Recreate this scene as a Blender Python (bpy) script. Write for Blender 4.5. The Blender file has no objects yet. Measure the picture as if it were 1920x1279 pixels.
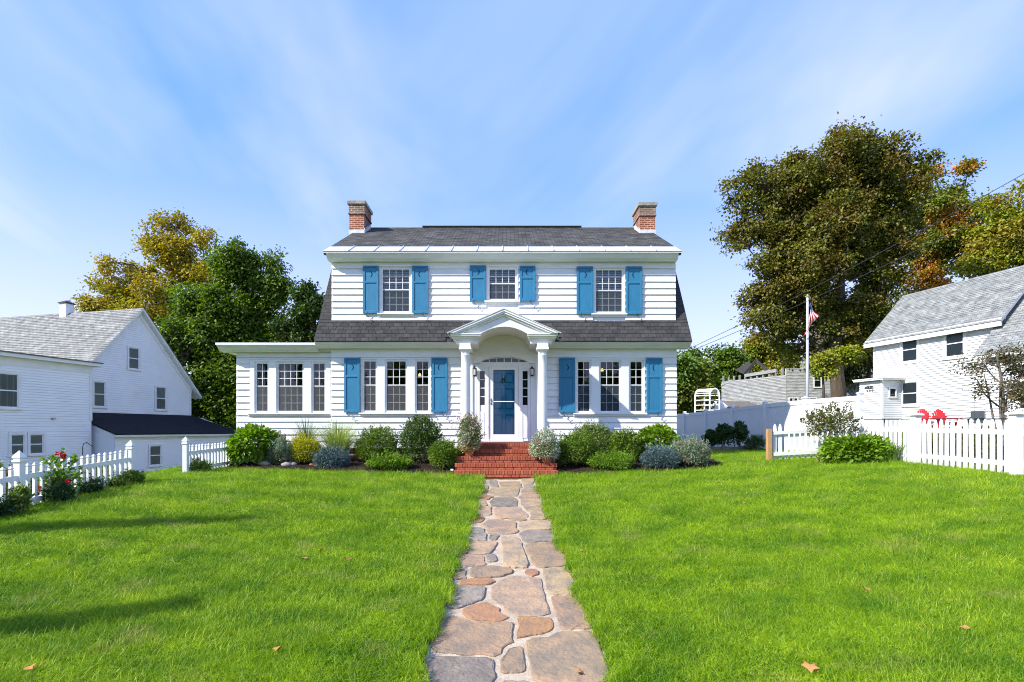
import bpy, math, random
import numpy as np
from mathutils import Matrix, Vector, Euler

R = math.radians
random.seed(7)
RNG = np.random.default_rng(11)
scene = bpy.context.scene
COL = scene.collection

# ------------------------------------------------------------------ camera
CAMZ = 1.2
cam_d = bpy.data.cameras.new('camera')
cam = bpy.data.objects.new('camera', cam_d)
COL.objects.link(cam)
cam.location = (0, 0, CAMZ)
cam.rotation_euler = (R(90), 0, 0)
cam_d.sensor_width = 36
cam_d.lens = 18.75
cam_d.shift_x = 0.0052
cam_d.shift_y = 0.0862
cam_d.clip_start = 0.05
cam_d.clip_end = 3000
scene.camera = cam

# ------------------------------------------------------------------ light
SUN_AZ, SUN_EL = 60.0, 39.5      # light travels towards +x, +y (right and away)
world = bpy.data.worlds.new('World')
scene.world = world
world.use_nodes = True
wn, wl = world.node_tree.nodes, world.node_tree.links
wn.clear()
w_out = wn.new('ShaderNodeOutputWorld')
w_bg = wn.new('ShaderNodeBackground')
w_bg.inputs[1].default_value = 0.15
sky = wn.new('ShaderNodeTexSky')
sky.sky_type = 'NISHITA'
sky.sun_disc = False
sky.sun_elevation = R(SUN_EL)
sky.sun_rotation = R(180 + SUN_AZ)
sky.air_density = 1.1
sky.dust_density = 0.25
sky.ozone_density = 3.0
sky.altitude = 200
tc = wn.new('ShaderNodeTexCoord')
sep = wn.new('ShaderNodeSeparateXYZ')
wl.new(tc.outputs['Generated'], sep.inputs[0])


def wmath(op, a, b=None, clamp=False):
    n = wn.new('ShaderNodeMath')
    n.operation = op
    n.use_clamp = clamp
    for i, v in enumerate((a, b)):
        if v is None:
            continue
        if isinstance(v, (int, float)):
            n.inputs[i].default_value = v
        else:
            wl.new(v, n.inputs[i])
    return n.outputs[0]


zup = wmath('MAXIMUM', sep.outputs[2], 0.0)
den = wmath('ADD', zup, 0.22)
cx = wmath('DIVIDE', sep.outputs[0], den)
cy = wmath('DIVIDE', sep.outputs[1], den)
comb = wn.new('ShaderNodeCombineXYZ')
wl.new(cx, comb.inputs[0])
wl.new(cy, comb.inputs[1])
mp = wn.new('ShaderNodeMapping')
mp.inputs['Rotation'].default_value = (0, 0, R(10))
mp.inputs['Scale'].default_value = (0.85, 0.30, 1)
mp.inputs['Location'].default_value = (0.45, 0.2, 0)
wl.new(comb.outputs[0], mp.inputs[0])
nz = wn.new('ShaderNodeTexNoise')
nz.inputs['Scale'].default_value = 1.15
nz.inputs['Detail'].default_value = 5
nz.inputs['Roughness'].default_value = 0.56
nz.inputs['Distortion'].default_value = 0.6
wl.new(mp.outputs[0], nz.inputs['Vector'])
cr = wn.new('ShaderNodeValToRGB')
cr.color_ramp.elements[0].position = 0.40
cr.color_ramp.elements[0].color = (0, 0, 0, 1)
cr.color_ramp.elements[1].position = 0.74
cr.color_ramp.elements[1].color = (1, 1, 1, 1)
wl.new(nz.outputs[0], cr.inputs[0])
cl_amt = wmath('MULTIPLY', cr.outputs[0], 0.60)
hz_ = wn.new('ShaderNodeMapRange')
hz_.inputs[1].default_value = 0.0
hz_.inputs[2].default_value = 0.42
hz_.inputs[3].default_value = 0.85
hz_.inputs[4].default_value = 0.0
wl.new(zup, hz_.inputs[0])
cl_tot = wmath('MAXIMUM', cl_amt, hz_.outputs[0])
mixc = wn.new('ShaderNodeMix')
mixc.data_type = 'RGBA'
wl.new(cl_tot, mixc.inputs['Factor'])
base_ = wn.new('ShaderNodeMix')
base_.data_type = 'RGBA'
base_.inputs['Factor'].default_value = 0.80
wl.new(sky.outputs[0], base_.inputs['A'])
base_.inputs['B'].default_value = (0.68, 1.46, 4.1, 1)     # thin high veil, even over the whole sky
wl.new(base_.outputs['Result'], mixc.inputs['A'])
mixc.inputs['B'].default_value = (3.5, 3.45, 4.5, 1)
wl.new(mixc.outputs['Result'], w_bg.inputs[0])
wl.new(w_bg.outputs[0], w_out.inputs[0])

sun_d = bpy.data.lights.new('sun', 'SUN')
sun_d.energy = 3.4
sun_d.angle = R(0.55)
sun_d.color = (1.0, 0.955, 0.87)
sun = bpy.data.objects.new('sun', sun_d)
COL.objects.link(sun)
sun.location = (-30, -20, 40)
_d = Vector((math.sin(R(SUN_AZ)) * math.cos(R(SUN_EL)), math.cos(R(SUN_AZ)) * math.cos(R(SUN_EL)), -math.sin(R(SUN_EL))))
sun.rotation_euler = _d.to_track_quat('-Z', 'Y').to_euler()

scene.view_settings.view_transform = 'Standard'
scene.view_settings.look = 'None'
scene.view_settings.exposure = 1.18
scene.view_settings.gamma = 1.0
scene.render.engine = 'CYCLES'
scene.cycles.use_denoising = True
scene.cycles.denoiser = 'OPENIMAGEDENOISE'
scene.cycles.denoising_input_passes = 'RGB_ALBEDO_NORMAL'
scene.cycles.denoising_prefilter = 'NONE'
scene.cycles.filter_width = 1.05
scene.cycles.max_bounces = 8
scene.cycles.transparent_max_bounces = 16
scene.cycles.caustics_reflective = False
scene.cycles.caustics_refractive = False


def PX(px, Y):
    return (px - 950.0) * Y / 1000.0


def PZ(py, Y):
    return CAMZ + (805.0 - py) * Y / 1000.0


# ------------------------------------------------------------------ terrain height (thin plate spline through surveyed heights)
CP = np.array([
    (0, 13.3, 0.0), (0, 10, -.245), (0, 7, -.465), (0, 4, -.686), (0, 1, -.9), (0, -6, -1.15),
    (-1.6, 13.2, .03), (1.7, 13.2, .03), (-1.6, 8, -.36), (1.7, 8, -.34), (-1.6, 4, -.65), (1.7, 4, -.63),
    (-7.4, 8.1, -.03), (-7.4, 10.5, .12), (-7.4, 12.3, .15), (-7.4, 14.5, .2), (-7.4, 6, -.18), (-7.4, 3, -.45), (-7.4, -4, -1),
    (-6, 13.8, .15), (-3, 13.7, .13), (3, 13.7, .13), (5.6, 14, .18),
    (-5, 15.9, .32), (5, 15.9, .32), (0, 15.9, .3), (-8, 15.9, .25),
    (9.4, 9.8, .345), (9.36, 12.2, .386), (9.3, 14.6, .4), (9.4, 7, .18), (9.4, 3, -.15), (9.4, -4, -.8),
    (-4.2, 9, -.17), (4.8, 9, -.08), (-4.2, 5, -.48), (4.8, 5, -.42),
    (7.5, 18.9, .36), (9, 27, .2), (20, 25, 1.0), (22, 31, 1.2), (13, 19, .55), (15, 14, .5), (16, 5, .2),
    (0, 26, .5), (0, 40, 1.4), (15, 50, 2.6), (32, 50, 3), (16, 40, 2.2), (12, 30, 1.0),
    (-11, 10, -.5), (-14, 18, -1.0), (-18, 25, -1.3), (-16, 32, -1.2), (-12, 25, -.5), (-21, 15, -1.5), (-22, 40, -.5), (-12, 4, -.9),
    (-140, 20, -2), (140, 20, 4), (0, 300, 9), (200, 300, 12), (-200, 300, 6), (0, -80, -2), (-140, -80, -2), (140, -80, -1),
    (60, 100, 6), (-60, 100, 2)], float)


def _U(r2):
    return np.where(r2 > 1e-9, r2 * np.log(r2 + 1e-12), 0.0)


_n = len(CP)
_K = _U((CP[:, None, 0] - CP[None, :, 0]) ** 2 + (CP[:, None, 1] - CP[None, :, 1]) ** 2)
_A = np.zeros((_n + 3, _n + 3))
_A[:_n, :_n] = _K + np.eye(_n) * 0.4
_A[:_n, _n] = 1
_A[:_n, _n + 1:] = CP[:, :2]
_A[_n:, :_n] = _A[:_n, _n:].T
_S = np.linalg.solve(_A, np.concatenate([CP[:, 2], [0, 0, 0]]))


def gz(x, y):
    x = np.asarray(x, float)
    y = np.asarray(y, float)
    sh = x.shape
    xf, yf = x.ravel(), y.ravel()
    out = np.empty(len(xf))
    for i in range(0, len(xf), 20000):
        a, b = xf[i:i + 20000], yf[i:i + 20000]
        k = _U((a[:, None] - CP[None, :, 0]) ** 2 + (b[:, None] - CP[None, :, 1]) ** 2)
        out[i:i + 20000] = k @ _S[:_n] + _S[_n] + _S[_n + 1] * a + _S[_n + 2] * b
    return out.reshape(sh)


def g1(x, y):
    return float(gz(np.array([x]), np.array([y]))[0])


# ------------------------------------------------------------------ materials
MATS = {}


def _new(name):
    m = bpy.data.materials.new(name)
    m.use_nodes = True
    nt = m.node_tree
    nt.nodes.clear()
    return m, nt.nodes, nt.links


def mat(name, c1, c2=None, scale=4.0, rough=0.6, bump=0.0, bscale=60.0, var=0.0, spec=0.4, metal=0.0, lo=0.35, hi=0.65, detail=5, stretch=None, hue=0.0):
    m, N, L = _new(name)
    out = N.new('ShaderNodeOutputMaterial')
    b = N.new('ShaderNodeBsdfPrincipled')
    L.new(b.outputs[0], out.inputs[0])
    b.inputs['Roughness'].default_value = rough
    b.inputs['Metallic'].default_value = metal
    b.inputs['Specular IOR Level'].default_value = spec
    geo = N.new('ShaderNodeNewGeometry')
    vec = geo.outputs['Position']
    if stretch:
        mp_ = N.new('ShaderNodeMapping')
        mp_.inputs['Scale'].default_value = stretch
        L.new(vec, mp_.inputs[0])
        vec = mp_.outputs[0]
    col = None
    oi = None
    if var or hue:
        oi = N.new('ShaderNodeObjectInfo')
    if c2 is not None:
        n = N.new('ShaderNodeTexNoise')
        n.inputs['Scale'].default_value = scale
        n.inputs['Detail'].default_value = detail
        n.inputs['Roughness'].default_value = 0.6
        L.new(vec, n.inputs['Vector'])
        if oi:
            n.noise_dimensions = '4D'
            mm = N.new('ShaderNodeMath')
            mm.operation = 'MULTIPLY'
            mm.inputs[1].default_value = 37.0
            L.new(oi.outputs['Random'], mm.inputs[0])
            L.new(mm.outputs[0], n.inputs['W'])
        mr = N.new('ShaderNodeMapRange')
        mr.inputs[1].default_value = lo
        mr.inputs[2].default_value = hi
        L.new(n.outputs[0], mr.inputs[0])
        mx = N.new('ShaderNodeMix')
        mx.data_type = 'RGBA'
        L.new(mr.outputs[0], mx.inputs['Factor'])
        mx.inputs['A'].default_value = (*c1, 1)
        mx.inputs['B'].default_value = (*c2, 1)
        col = mx.outputs['Result']
    if oi:
        hs = N.new('ShaderNodeHueSaturation')
        if col:
            L.new(col, hs.inputs['Color'])
        else:
            hs.inputs['Color'].default_value = (*c1, 1)
        mr2 = N.new('ShaderNodeMapRange')
        mr2.inputs[3].default_value = 1 - var
        mr2.inputs[4].default_value = 1 + var
        L.new(oi.outputs['Random'], mr2.inputs[0])
        L.new(mr2.outputs[0], hs.inputs['Value'])
        if hue:
            wn_ = N.new('ShaderNodeTexWhiteNoise')
            wn_.noise_dimensions = '1D'
            L.new(oi.outputs['Random'], wn_.inputs['W'])
            mr3 = N.new('ShaderNodeMapRange')
            mr3.inputs[3].default_value = 0.5 - hue
            mr3.inputs[4].default_value = 0.5 + hue
            L.new(wn_.outputs['Value'], mr3.inputs[0])
            L.new(mr3.outputs[0], hs.inputs['Hue'])
        col = hs.outputs[0]
    if col:
        L.new(col, b.inputs['Base Color'])
    else:
        b.inputs['Base Color'].default_value = (*c1, 1)
    if bump:
        n2 = N.new('ShaderNodeTexNoise')
        n2.inputs['Scale'].default_value = bscale
        n2.inputs['Detail'].default_value = 4
        L.new(vec, n2.inputs['Vector'])
        bp = N.new('ShaderNodeBump')
        bp.inputs['Strength'].default_value = bump
        bp.inputs['Distance'].default_value = 0.02
        L.new(n2.outputs[0], bp.inputs['Height'])
        L.new(bp.outputs[0], b.inputs['Normal'])
    MATS[name] = m
    return m


def leaf_mat(name, cols, trans=0.3, rough=0.5, patch=None, pscale=0.6, gain=1.0, plo=.47, phi=.6):
    """leaf colour picked by a per-leaf number; patch = second set of colours in clumps of the crown"""
    m, N, L = _new(name)
    out = N.new('ShaderNodeOutputMaterial')
    at = N.new('ShaderNodeAttribute')
    at.attribute_name = 'tint'

    def ramp(cs):
        cs = [tuple(min(.75, v * gain) for v in c) for c in cs]
        r = N.new('ShaderNodeValToRGB')
        e = r.color_ramp.elements
        e[0].position, e[0].color = 0.0, (*cs[0], 1)
        e[1].position, e[1].color = 1.0, (*cs[-1], 1)
        for i, c in enumerate(cs[1:-1]):
            x = e.new((i + 1) / (len(cs) - 1))
            x.color = (*c, 1)
        L.new(at.outputs['Fac'], r.inputs[0])
        return r.outputs[0]
    col = ramp(cols)
    if patch:
        col2 = ramp(patch)
        geo = N.new('ShaderNodeNewGeometry')
        n = N.new('ShaderNodeTexNoise')
        n.inputs['Scale'].default_value = pscale
        n.inputs['Detail'].default_value = 3
        L.new(geo.outputs['Position'], n.inputs['Vector'])
        mr = N.new('ShaderNodeMapRange')
        mr.inputs[1].default_value = plo
        mr.inputs[2].default_value = phi
        L.new(n.outputs[0], mr.inputs[0])
        mx = N.new('ShaderNodeMix')
        mx.data_type = 'RGBA'
        L.new(mr.outputs[0], mx.inputs['Factor'])
        L.new(col, mx.inputs['A'])
        L.new(col2, mx.inputs['B'])
        col = mx.outputs['Result']
    b = N.new('ShaderNodeBsdfPrincipled')
    b.inputs['Roughness'].default_value = rough
    b.inputs['Specular IOR Level'].default_value = 0.35
    L.new(col, b.inputs['Base Color'])
    t = N.new('ShaderNodeBsdfTranslucent')
    hs = N.new('ShaderNodeHueSaturation')
    hs.inputs['Saturation'].default_value = 1.15
    hs.inputs['Value'].default_value = 1.3
    L.new(col, hs.inputs['Color'])
    L.new(hs.outputs[0], t.inputs['Color'])
    mxs = N.new('ShaderNodeMixShader')
    mxs.inputs[0].default_value = trans
    L.new(b.outputs[0], mxs.inputs[1])
    L.new(t.outputs[0], mxs.inputs[2])
    L.new(mxs.outputs[0], out.inputs[0])
    MATS[name] = m
    return m


def glass_mat(name, tint=(0.9, 0.94, 0.93), base=0.05):
    m, N, L = _new(name)
    out = N.new('ShaderNodeOutputMaterial')
    tr = N.new('ShaderNodeBsdfTransparent')
    tr.inputs[0].default_value = (*tint, 1)
    gl = N.new('ShaderNodeBsdfGlossy')
    gl.inputs['Roughness'].default_value = 0.015
    fr = N.new('ShaderNodeFresnel')
    fr.inputs[0].default_value = 1.5
    ad = N.new('ShaderNodeMath')
    ad.operation = 'ADD'
    ad.use_clamp = True
    ad.inputs[1].default_value = base
    L.new(fr.outputs[0], ad.inputs[0])
    mx = N.new('ShaderNodeMixShader')
    L.new(ad.outputs[0], mx.inputs[0])
    L.new(tr.outputs[0], mx.inputs[1])
    L.new(gl.outputs[0], mx.inputs[2])
    L.new(mx.outputs[0], out.inputs[0])
    MATS[name] = m
    return m


def screen_mat(name, col, alpha):
    m, N, L = _new(name)
    out = N.new('ShaderNodeOutputMaterial')
    tr = N.new('ShaderNodeBsdfTransparent')
    df = N.new('ShaderNodeBsdfDiffuse')
    df.inputs[0].default_value = (*col, 1)
    mx = N.new('ShaderNodeMixShader')
    mx.inputs[0].default_value = alpha
    L.new(tr.outputs[0], mx.inputs[1])
    L.new(df.outputs[0], mx.inputs[2])
    L.new(mx.outputs[0], out.inputs[0])
    MATS[name] = m
    return m


def brick_mat(name, c1, c2, mortar, bw, bh, axis='XZ', ms=0.012, rough=0.85, bump=0.5, squash=0.5, rotz=0.0, stain=None):
    m, N, L = _new(name)
    out = N.new('ShaderNodeOutputMaterial')
    b = N.new('ShaderNodeBsdfPrincipled')
    b.inputs['Roughness'].default_value = rough
    b.inputs['Specular IOR Level'].default_value = 0.2
    L.new(b.outputs[0], out.inputs[0])
    tcn = N.new('ShaderNodeTexCoord')
    sp = N.new('ShaderNodeSeparateXYZ')
    L.new(tcn.outputs['Object'], sp.inputs[0])
    cb = N.new('ShaderNodeCombineXYZ')
    add = N.new('ShaderNodeMath')
    add.operation = 'ADD'
    if axis == 'XZ':
        L.new(sp.outputs[0], add.inputs[0])
        L.new(sp.outputs[1], add.inputs[1])
        L.new(add.outputs[0], cb.inputs[0])
        L.new(sp.outputs[2], cb.inputs[1])
    else:
        L.new(sp.outputs[0], cb.inputs[0])
        L.new(sp.outputs[1], cb.inputs[1])
    bt = N.new('ShaderNodeTexBrick')
    bt.inputs['Scale'].default_value = 1.0
    bt.inputs['Brick Width'].default_value = bw
    bt.inputs['Row Height'].default_value = bh
    bt.inputs['Mortar Size'].default_value = ms
    bt.inputs['Mortar Smooth'].default_value = 0.2
    bt.inputs['Color1'].default_value = (*c1, 1)
    bt.inputs['Color2'].default_value = (*c2, 1)
    bt.inputs['Mortar'].default_value = (*mortar, 1)
    bt.offset = 0.5
    L.new(cb.outputs[0], bt.inputs['Vector'])
    n = N.new('ShaderNodeTexNoise')
    n.inputs['Scale'].default_value = 2.5
    n.inputs['Detail'].default_value = 6
    L.new(tcn.outputs['Object'], n.inputs['Vector'])
    mr = N.new('ShaderNodeMapRange')
    mr.inputs[1].default_value = 0.3
    mr.inputs[2].default_value = 0.7
    mr.inputs[3].default_value = 0.65
    mr.inputs[4].default_value = 1.3
    L.new(n.outputs[0], mr.inputs[0])
    mx = N.new('ShaderNodeMix')
    mx.data_type = 'RGBA'
    mx.blend_type = 'MULTIPLY'
    mx.inputs['Factor'].default_value = 1
    L.new(bt.outputs[0], mx.inputs['A'])
    L.new(mr.outputs[0], mx.inputs['B'])
    col = mx.outputs['Result']
    if stain:
        n3 = N.new('ShaderNodeTexNoise')
        n3.inputs['Scale'].default_value = 1.3
        n3.inputs['Detail'].default_value = 4
        L.new(tcn.outputs['Object'], n3.inputs['Vector'])
        mr3 = N.new('ShaderNodeMapRange')
        mr3.inputs[1].default_value = 0.52
        mr3.inputs[2].default_value = 0.68
        mr3.inputs[4].default_value = 0.6
        L.new(n3.outputs[0], mr3.inputs[0])
        mx3 = N.new('ShaderNodeMix')
        mx3.data_type = 'RGBA'
        L.new(mr3.outputs[0], mx3.inputs['Factor'])
        L.new(col, mx3.inputs['A'])
        mx3.inputs['B'].default_value = (*stain, 1)
        col = mx3.outputs['Result']
    L.new(col, b.inputs['Base Color'])
    bp = N.new('ShaderNodeBump')
    bp.inputs['Strength'].default_value = bump
    bp.inputs['Distance'].default_value = 0.02
    inv = N.new('ShaderNodeMath')
    inv.operation = 'SUBTRACT'
    inv.inputs[0].default_value = 1.0
    L.new(bt.outputs['Fac'], inv.inputs[1])
    L.new(inv.outputs[0], bp.inputs['Height'])
    L.new(bp.outputs[0], b.inputs['Normal'])
    MATS[name] = m
    return m


def emit_mat(name, col, s):
    m, N, L = _new(name)
    out = N.new('ShaderNodeOutputMaterial')
    e = N.new('ShaderNodeEmission')
    e.inputs[0].default_value = (*col, 1)
    e.inputs[1].default_value = s
    L.new(e.outputs[0], out.inputs[0])
    MATS[name] = m
    return m


mat('white_paint', (.80, .80, .79), (.74, .74, .73), 1.2, .5, .05, 30, spec=.35)
mat('clapboard', (.79, .79, .78), (.71, .71, .69), 2.5, .5, .16, 40, var=.03, spec=.35, stretch=(.4, 1, 3))
mat('trim_white', (.80, .80, .79), (.74, .735, .72), 2.0, .45, .03, 30, spec=.4)
mat('vinyl_white', (.80, .80, .80), (.76, .76, .75), 3, .4, 0, spec=.45, var=.02)
mat('shutter_blue', (.030, .200, .350), (.024, .165, .30), 6, .5, .22, 45, spec=.4, stretch=(3, 3, .5), var=.05)
mat('door_blue', (.018, .29, .52), (.014, .25, .47), 6, .4, .04, 40, spec=.45)
mat('cutout_shade', (.006, .02, .035), None, rough=.9, spec=.1)  # shade inside the shutter crescents, put into the colour
mat('iron_black', (.015, .016, .018), None, rough=.45, spec=.5)
mat('shingle_dark', (.064, .062, .060), (.042, .041, .040), 9, .9, .5, 120, var=.22, spec=.2)
mat('shingle_side', (.062, .060, .058), (.040, .039, .038), 9, .9, .5, 120, spec=.2)
brick_mat('shingle_upper', (.178, .170, .155), (.102, .098, .090), (.052, .050, .047), .26, .145, 'XY', .012, .9, .6, stain=(.15, .145, .11))
brick_mat('shingle_grey', (.32, .32, .29), (.24, .24, .22), (.14, .14, .13), .3, .15, 'XY', .012, .9, .5)
brick_mat('shingle_light', (.30, .31, .29), (.22, .23, .22), (.12, .125, .12), .3, .15, 'XY', .012, .9, .5)
mat('metal_pale', (.62, .63, .62), (.50, .51, .50), 3, .45, .05, 25, spec=.5, var=.04)
brick_mat('chimney_brick', (.34, .105, .05), (.22, .07, .04), (.38, .33, .27), .21, .072, 'XZ', .014, .9, .8, stain=(.06, .045, .04))
brick_mat('foundation_brick', (.36, .12, .07), (.26, .09, .055), (.42, .36, .30), .22, .075, 'XZ', .012, .9, .6)
mat('chimney_cap', (.36, .33, .25), (.22, .2, .16), 8, .9, .4, 30)
mat('flashing', (.72, .73, .74), (.5, .51, .53), 6, .5, .1, 20)
mat('brick_red', (.43, .118, .058), (.31, .080, .042), 9, .8, .35, 90, var=.16, spec=.25, hue=.006)
mat('mortar_red', (.20, .055, .035), (.12, .04, .03), 8, .9, .3, 60)
mat('mortar_pale', (.54, .435, .31), (.36, .295, .215), 9, .95, .5, 70, spec=.2)
mat('stone', (.37, .25, .145), (.24, .185, .13), 5.0, .85, .8, 22, var=.16, spec=.3, hue=.01, lo=.40, hi=.60, detail=10)
mat('stone_grey', (.31, .255, .19), (.17, .145, .12), 9, .85, .7, 30, var=.18, spec=.3, hue=.008, detail=9)
mat('stone_rust', (.38, .19, .085), (.25, .15, .095), 9, .85, .6, 30, var=.12, spec=.3, hue=.008, detail=9)
mat('mulch', (.050, .032, .022), (.022, .015, .011), 25, .95, 1.0, 90, spec=.1)
mat('rock', (.42, .37, .30), (.30, .26, .22), 6, .9, .5, 20)
mat('interior', (.10, .09, .08), None, rough=.9)
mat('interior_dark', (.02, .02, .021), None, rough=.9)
mat('blind', (.62, .66, .68), None, rough=.6)
mat('curtain', (.62, .62, .60), None, rough=.9)
glass_mat('glass', base=.03)
glass_mat('glass_far', (.5, .55, .55), -.06)
glass_mat('glass_dark', (.25, .28, .28), .05)
glass_mat('storm_glass', (.96, .98, .98), .0)
screen_mat('insect_screen', (.13, .132, .13), .52)
screen_mat('insect_screen_dark', (.07, .09, .11), .5)
mat('brass', (.55, .36, .10), None, rough=.3, metal=1)
mat('steel', (.45, .45, .46), (.3, .3, .31), 20, .35, metal=1)
mat('terracotta', (.42, .15, .075), (.36, .12, .06), 8, .85, .2, 60)
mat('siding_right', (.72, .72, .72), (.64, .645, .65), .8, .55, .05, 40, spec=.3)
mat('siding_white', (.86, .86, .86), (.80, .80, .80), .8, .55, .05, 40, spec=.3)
mat('black_roof', (.012, .014, .017), (.02, .022, .025), 5, .9, .6, 90, spec=.2)
mat('grey_wood', (.44, .445, .44), (.14, .14, .142), 3.5, .95, .5, 30, spec=.15, stretch=(.5, .5, 6), lo=.3, hi=.7, detail=8)
mat('peeling_paint', (.56, .57, .565), (.24, .24, .238), 2.8, .95, .4, 30, spec=.15, stretch=(.6, .6, 5), lo=.38, hi=.66, detail=8)
mat('rust_wood', (.28, .085, .035), (.18, .06, .03), 6, .9, .4, 30)
mat('char_wood', (.03, .028, .027), (.06, .055, .05), 6, .9, .4, 30)
mat('shed_roof', (.17, .14, .115), (.13, .11, .09), 5, .9, .3, 50)
mat('cedar_post', (.52, .30, .13), (.40, .22, .09), 5, .7, .25, 30, stretch=(3, 3, .5))
mat('timber_old', (.20, .155, .115), (.12, .095, .075), 6, .9, .5, 40, stretch=(.6, 1, 5))
mat('chair_red', (.58, .022, .022), (.50, .018, .018), 6, .4, 0, spec=.45)
mat('pole_silver', (.50, .51, .52), None, rough=.35, spec=.5)
mat('gold', (.70, .60, .25), None, rough=.3, metal=.6)
mat('flag_red', (.45, .012, .02), None, rough=.8)
mat('flag_white', (.78, .77, .74), None, rough=.8)
mat('flag_blue', (.022, .03, .14), None, rough=.8)
mat('bark', (.115, .085, .062), (.06, .046, .036), 5, .95, .8, 14, stretch=(2, 2, .4))
mat('bark_pale', (.20, .17, .14), (.11, .09, .075), 5, .95, .6, 14, stretch=(2, 2, .4))
mat('stem_brown', (.13, .08, .045), None, rough=.9)
mat('wire', (.03, .03, .032), None, rough=.6)
mat('pole_wood', (.16, .115, .08), (.10, .07, .05), 5, .9, .4, 20)
mat('green_soil', (.06, .10, .010), (.085, .13, .014), 3, .95, .8, 60, spec=.1)
mat('plastic_black', (.02, .02, .02), None, rough=.5)
mat('lamp_glass', (.75, .75, .72), None, rough=.2)
emit_mat('lamp_glow', (1.0, .5, .14), 1.0)

# ------------------------------------------------------------------ mesh helpers
WM = {}


class MB:
    def __init__(s):
        s.v, s.f, s.m = [], [], []

    def add(s, vs, fs, mi=0):
        o = len(s.v)
        s.v += [tuple(map(float, p)) for p in vs]
        for f in fs:
            s.f.append([i + o for i in f])
            s.m.append(mi)
        return s

    def box(s, x0, x1, y0, y1, z0, z1, mi=0):
        return s.add([(x0, y0, z0), (x1, y0, z0), (x1, y1, z0), (x0, y1, z0), (x0, y0, z1), (x1, y0, z1), (x1, y1, z1), (x0, y1, z1)],
                     [(0, 3, 2, 1), (4, 5, 6, 7), (0, 1, 5, 4), (1, 2, 6, 5), (2, 3, 7, 6), (3, 0, 4, 7)], mi)

    def prism(s, poly, a0, a1, axis='x', mi=0):
        """poly: 2D points; axis x -> (y,z); axis y -> (x,z); axis z -> (x,y)"""
        n = len(poly)
        P = {'x': lambda p, a: (a, p[0], p[1]), 'y': lambda p, a: (p[0], a, p[1]), 'z': lambda p, a: (p[0], p[1], a)}[axis]
        vs = [P(p, a0) for p in poly] + [P(p, a1) for p in poly]
        fs = [tuple(range(n)), tuple(range(2 * n - 1, n - 1, -1))]
        fs += [(i, i + n, (i + 1) % n + n, (i + 1) % n) for i in range(n)]
        return s.add(vs, fs, mi)

    def quad(s, a, b, c, d, mi=0):
        return s.add([a, b, c, d], [(0, 1, 2, 3)], mi)

    def tube(s, pts, rad, seg=6, mi=0, cap=True):
        pts = [Vector(p) for p in pts]
        if not hasattr(rad, '__len__'):
            rad = [rad] * len(pts)
        vs = []
        up = Vector((0.13, 0.31, 0.94)).normalized()
        for i, p in enumerate(pts):
            t = (pts[min(i + 1, len(pts) - 1)] - pts[max(i - 1, 0)])
            t = t.normalized() if t.length > 1e-9 else Vector((0, 0, 1))
            u = t.cross(up)
            if u.length < 1e-3:
                u = t.cross(Vector((1, 0, 0)))
            u.normalize()
            w = t.cross(u)
            for k in range(seg):
                a = 2 * math.pi * k / seg
                vs.append(p + (u * math.cos(a) + w * math.sin(a)) * rad[i])
        fs = []
        for i in range(len(pts) - 1):
            for k in range(seg):
                fs.append((i * seg + k, i * seg + (k + 1) % seg, (i + 1) * seg + (k + 1) % seg, (i + 1) * seg + k))
        if cap:
            fs.append(tuple(range(seg - 1, -1, -1)))
            fs.append(tuple((len(pts) - 1) * seg + k for k in range(seg)))
        return s.add(vs, fs, mi)

    def lathe(s, prof, c=(0, 0, 0), seg=20, mi=0, sq=False):
        vs, fs = [], []
        for r, z in prof:
            for k in range(seg):
                a = 2 * math.pi * (k + (.5 if sq else 0)) / seg
                rr = r / math.cos(math.pi / seg) if sq else r
                vs.append((c[0] + rr * math.cos(a), c[1] + rr * math.sin(a), c[2] + z))
        n = len(prof)
        for i in range(n - 1):
            for k in range(seg):
                fs.append((i * seg + k, i * seg + (k + 1) % seg, (i + 1) * seg + (k + 1) % seg, (i + 1) * seg + k))
        fs.append(tuple(range(seg - 1, -1, -1)))
        fs.append(tuple((n - 1) * seg + k for k in range(seg)))
        return s.add(vs, fs, mi)

    def beam(s, a, b, w, h, mi=0):
        """rectangular bar from a to b; w across, h up"""
        a, b = Vector(a), Vector(b)
        t = (b - a).normalized()
        u = t.cross(Vector((0, 0, 1)))
        if u.length < 1e-3:
            u = Vector((1, 0, 0))
        u.normalize()
        n = u.cross(t)
        u *= w / 2
        n *= h / 2
        vs = [a - u - n, a + u - n, a + u + n, a - u + n, b - u - n, b + u - n, b + u + n, b - u + n]
        return s.add(vs, [(0, 1, 2, 3), (7, 6, 5, 4), (0, 4, 5, 1), (1, 5, 6, 2), (2, 6, 7, 3), (3, 7, 4, 0)], mi)

    def mesh(s, name, mats, smooth=False):
        me = bpy.data.meshes.new(name)
        me.from_pydata(s.v, [], s.f)
        if isinstance(mats, str):
            mats = [mats]
        for m in mats:
            me.materials.append(MATS[m])
        if len(mats) > 1:
            me.polygons.foreach_set('material_index', s.m)
        if smooth:
            me.polygons.foreach_set('use_smooth', [True] * len(me.polygons))
        me.update()
        return me

    def build(s, name, mats, parent=None, loc=(0, 0, 0), rot=(0, 0, 0), bevel=0, smooth=False, local=False, kind=None):
        return put(name, s.mesh(name, mats, smooth), parent, loc, rot, bevel, local, kind=kind)


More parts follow.
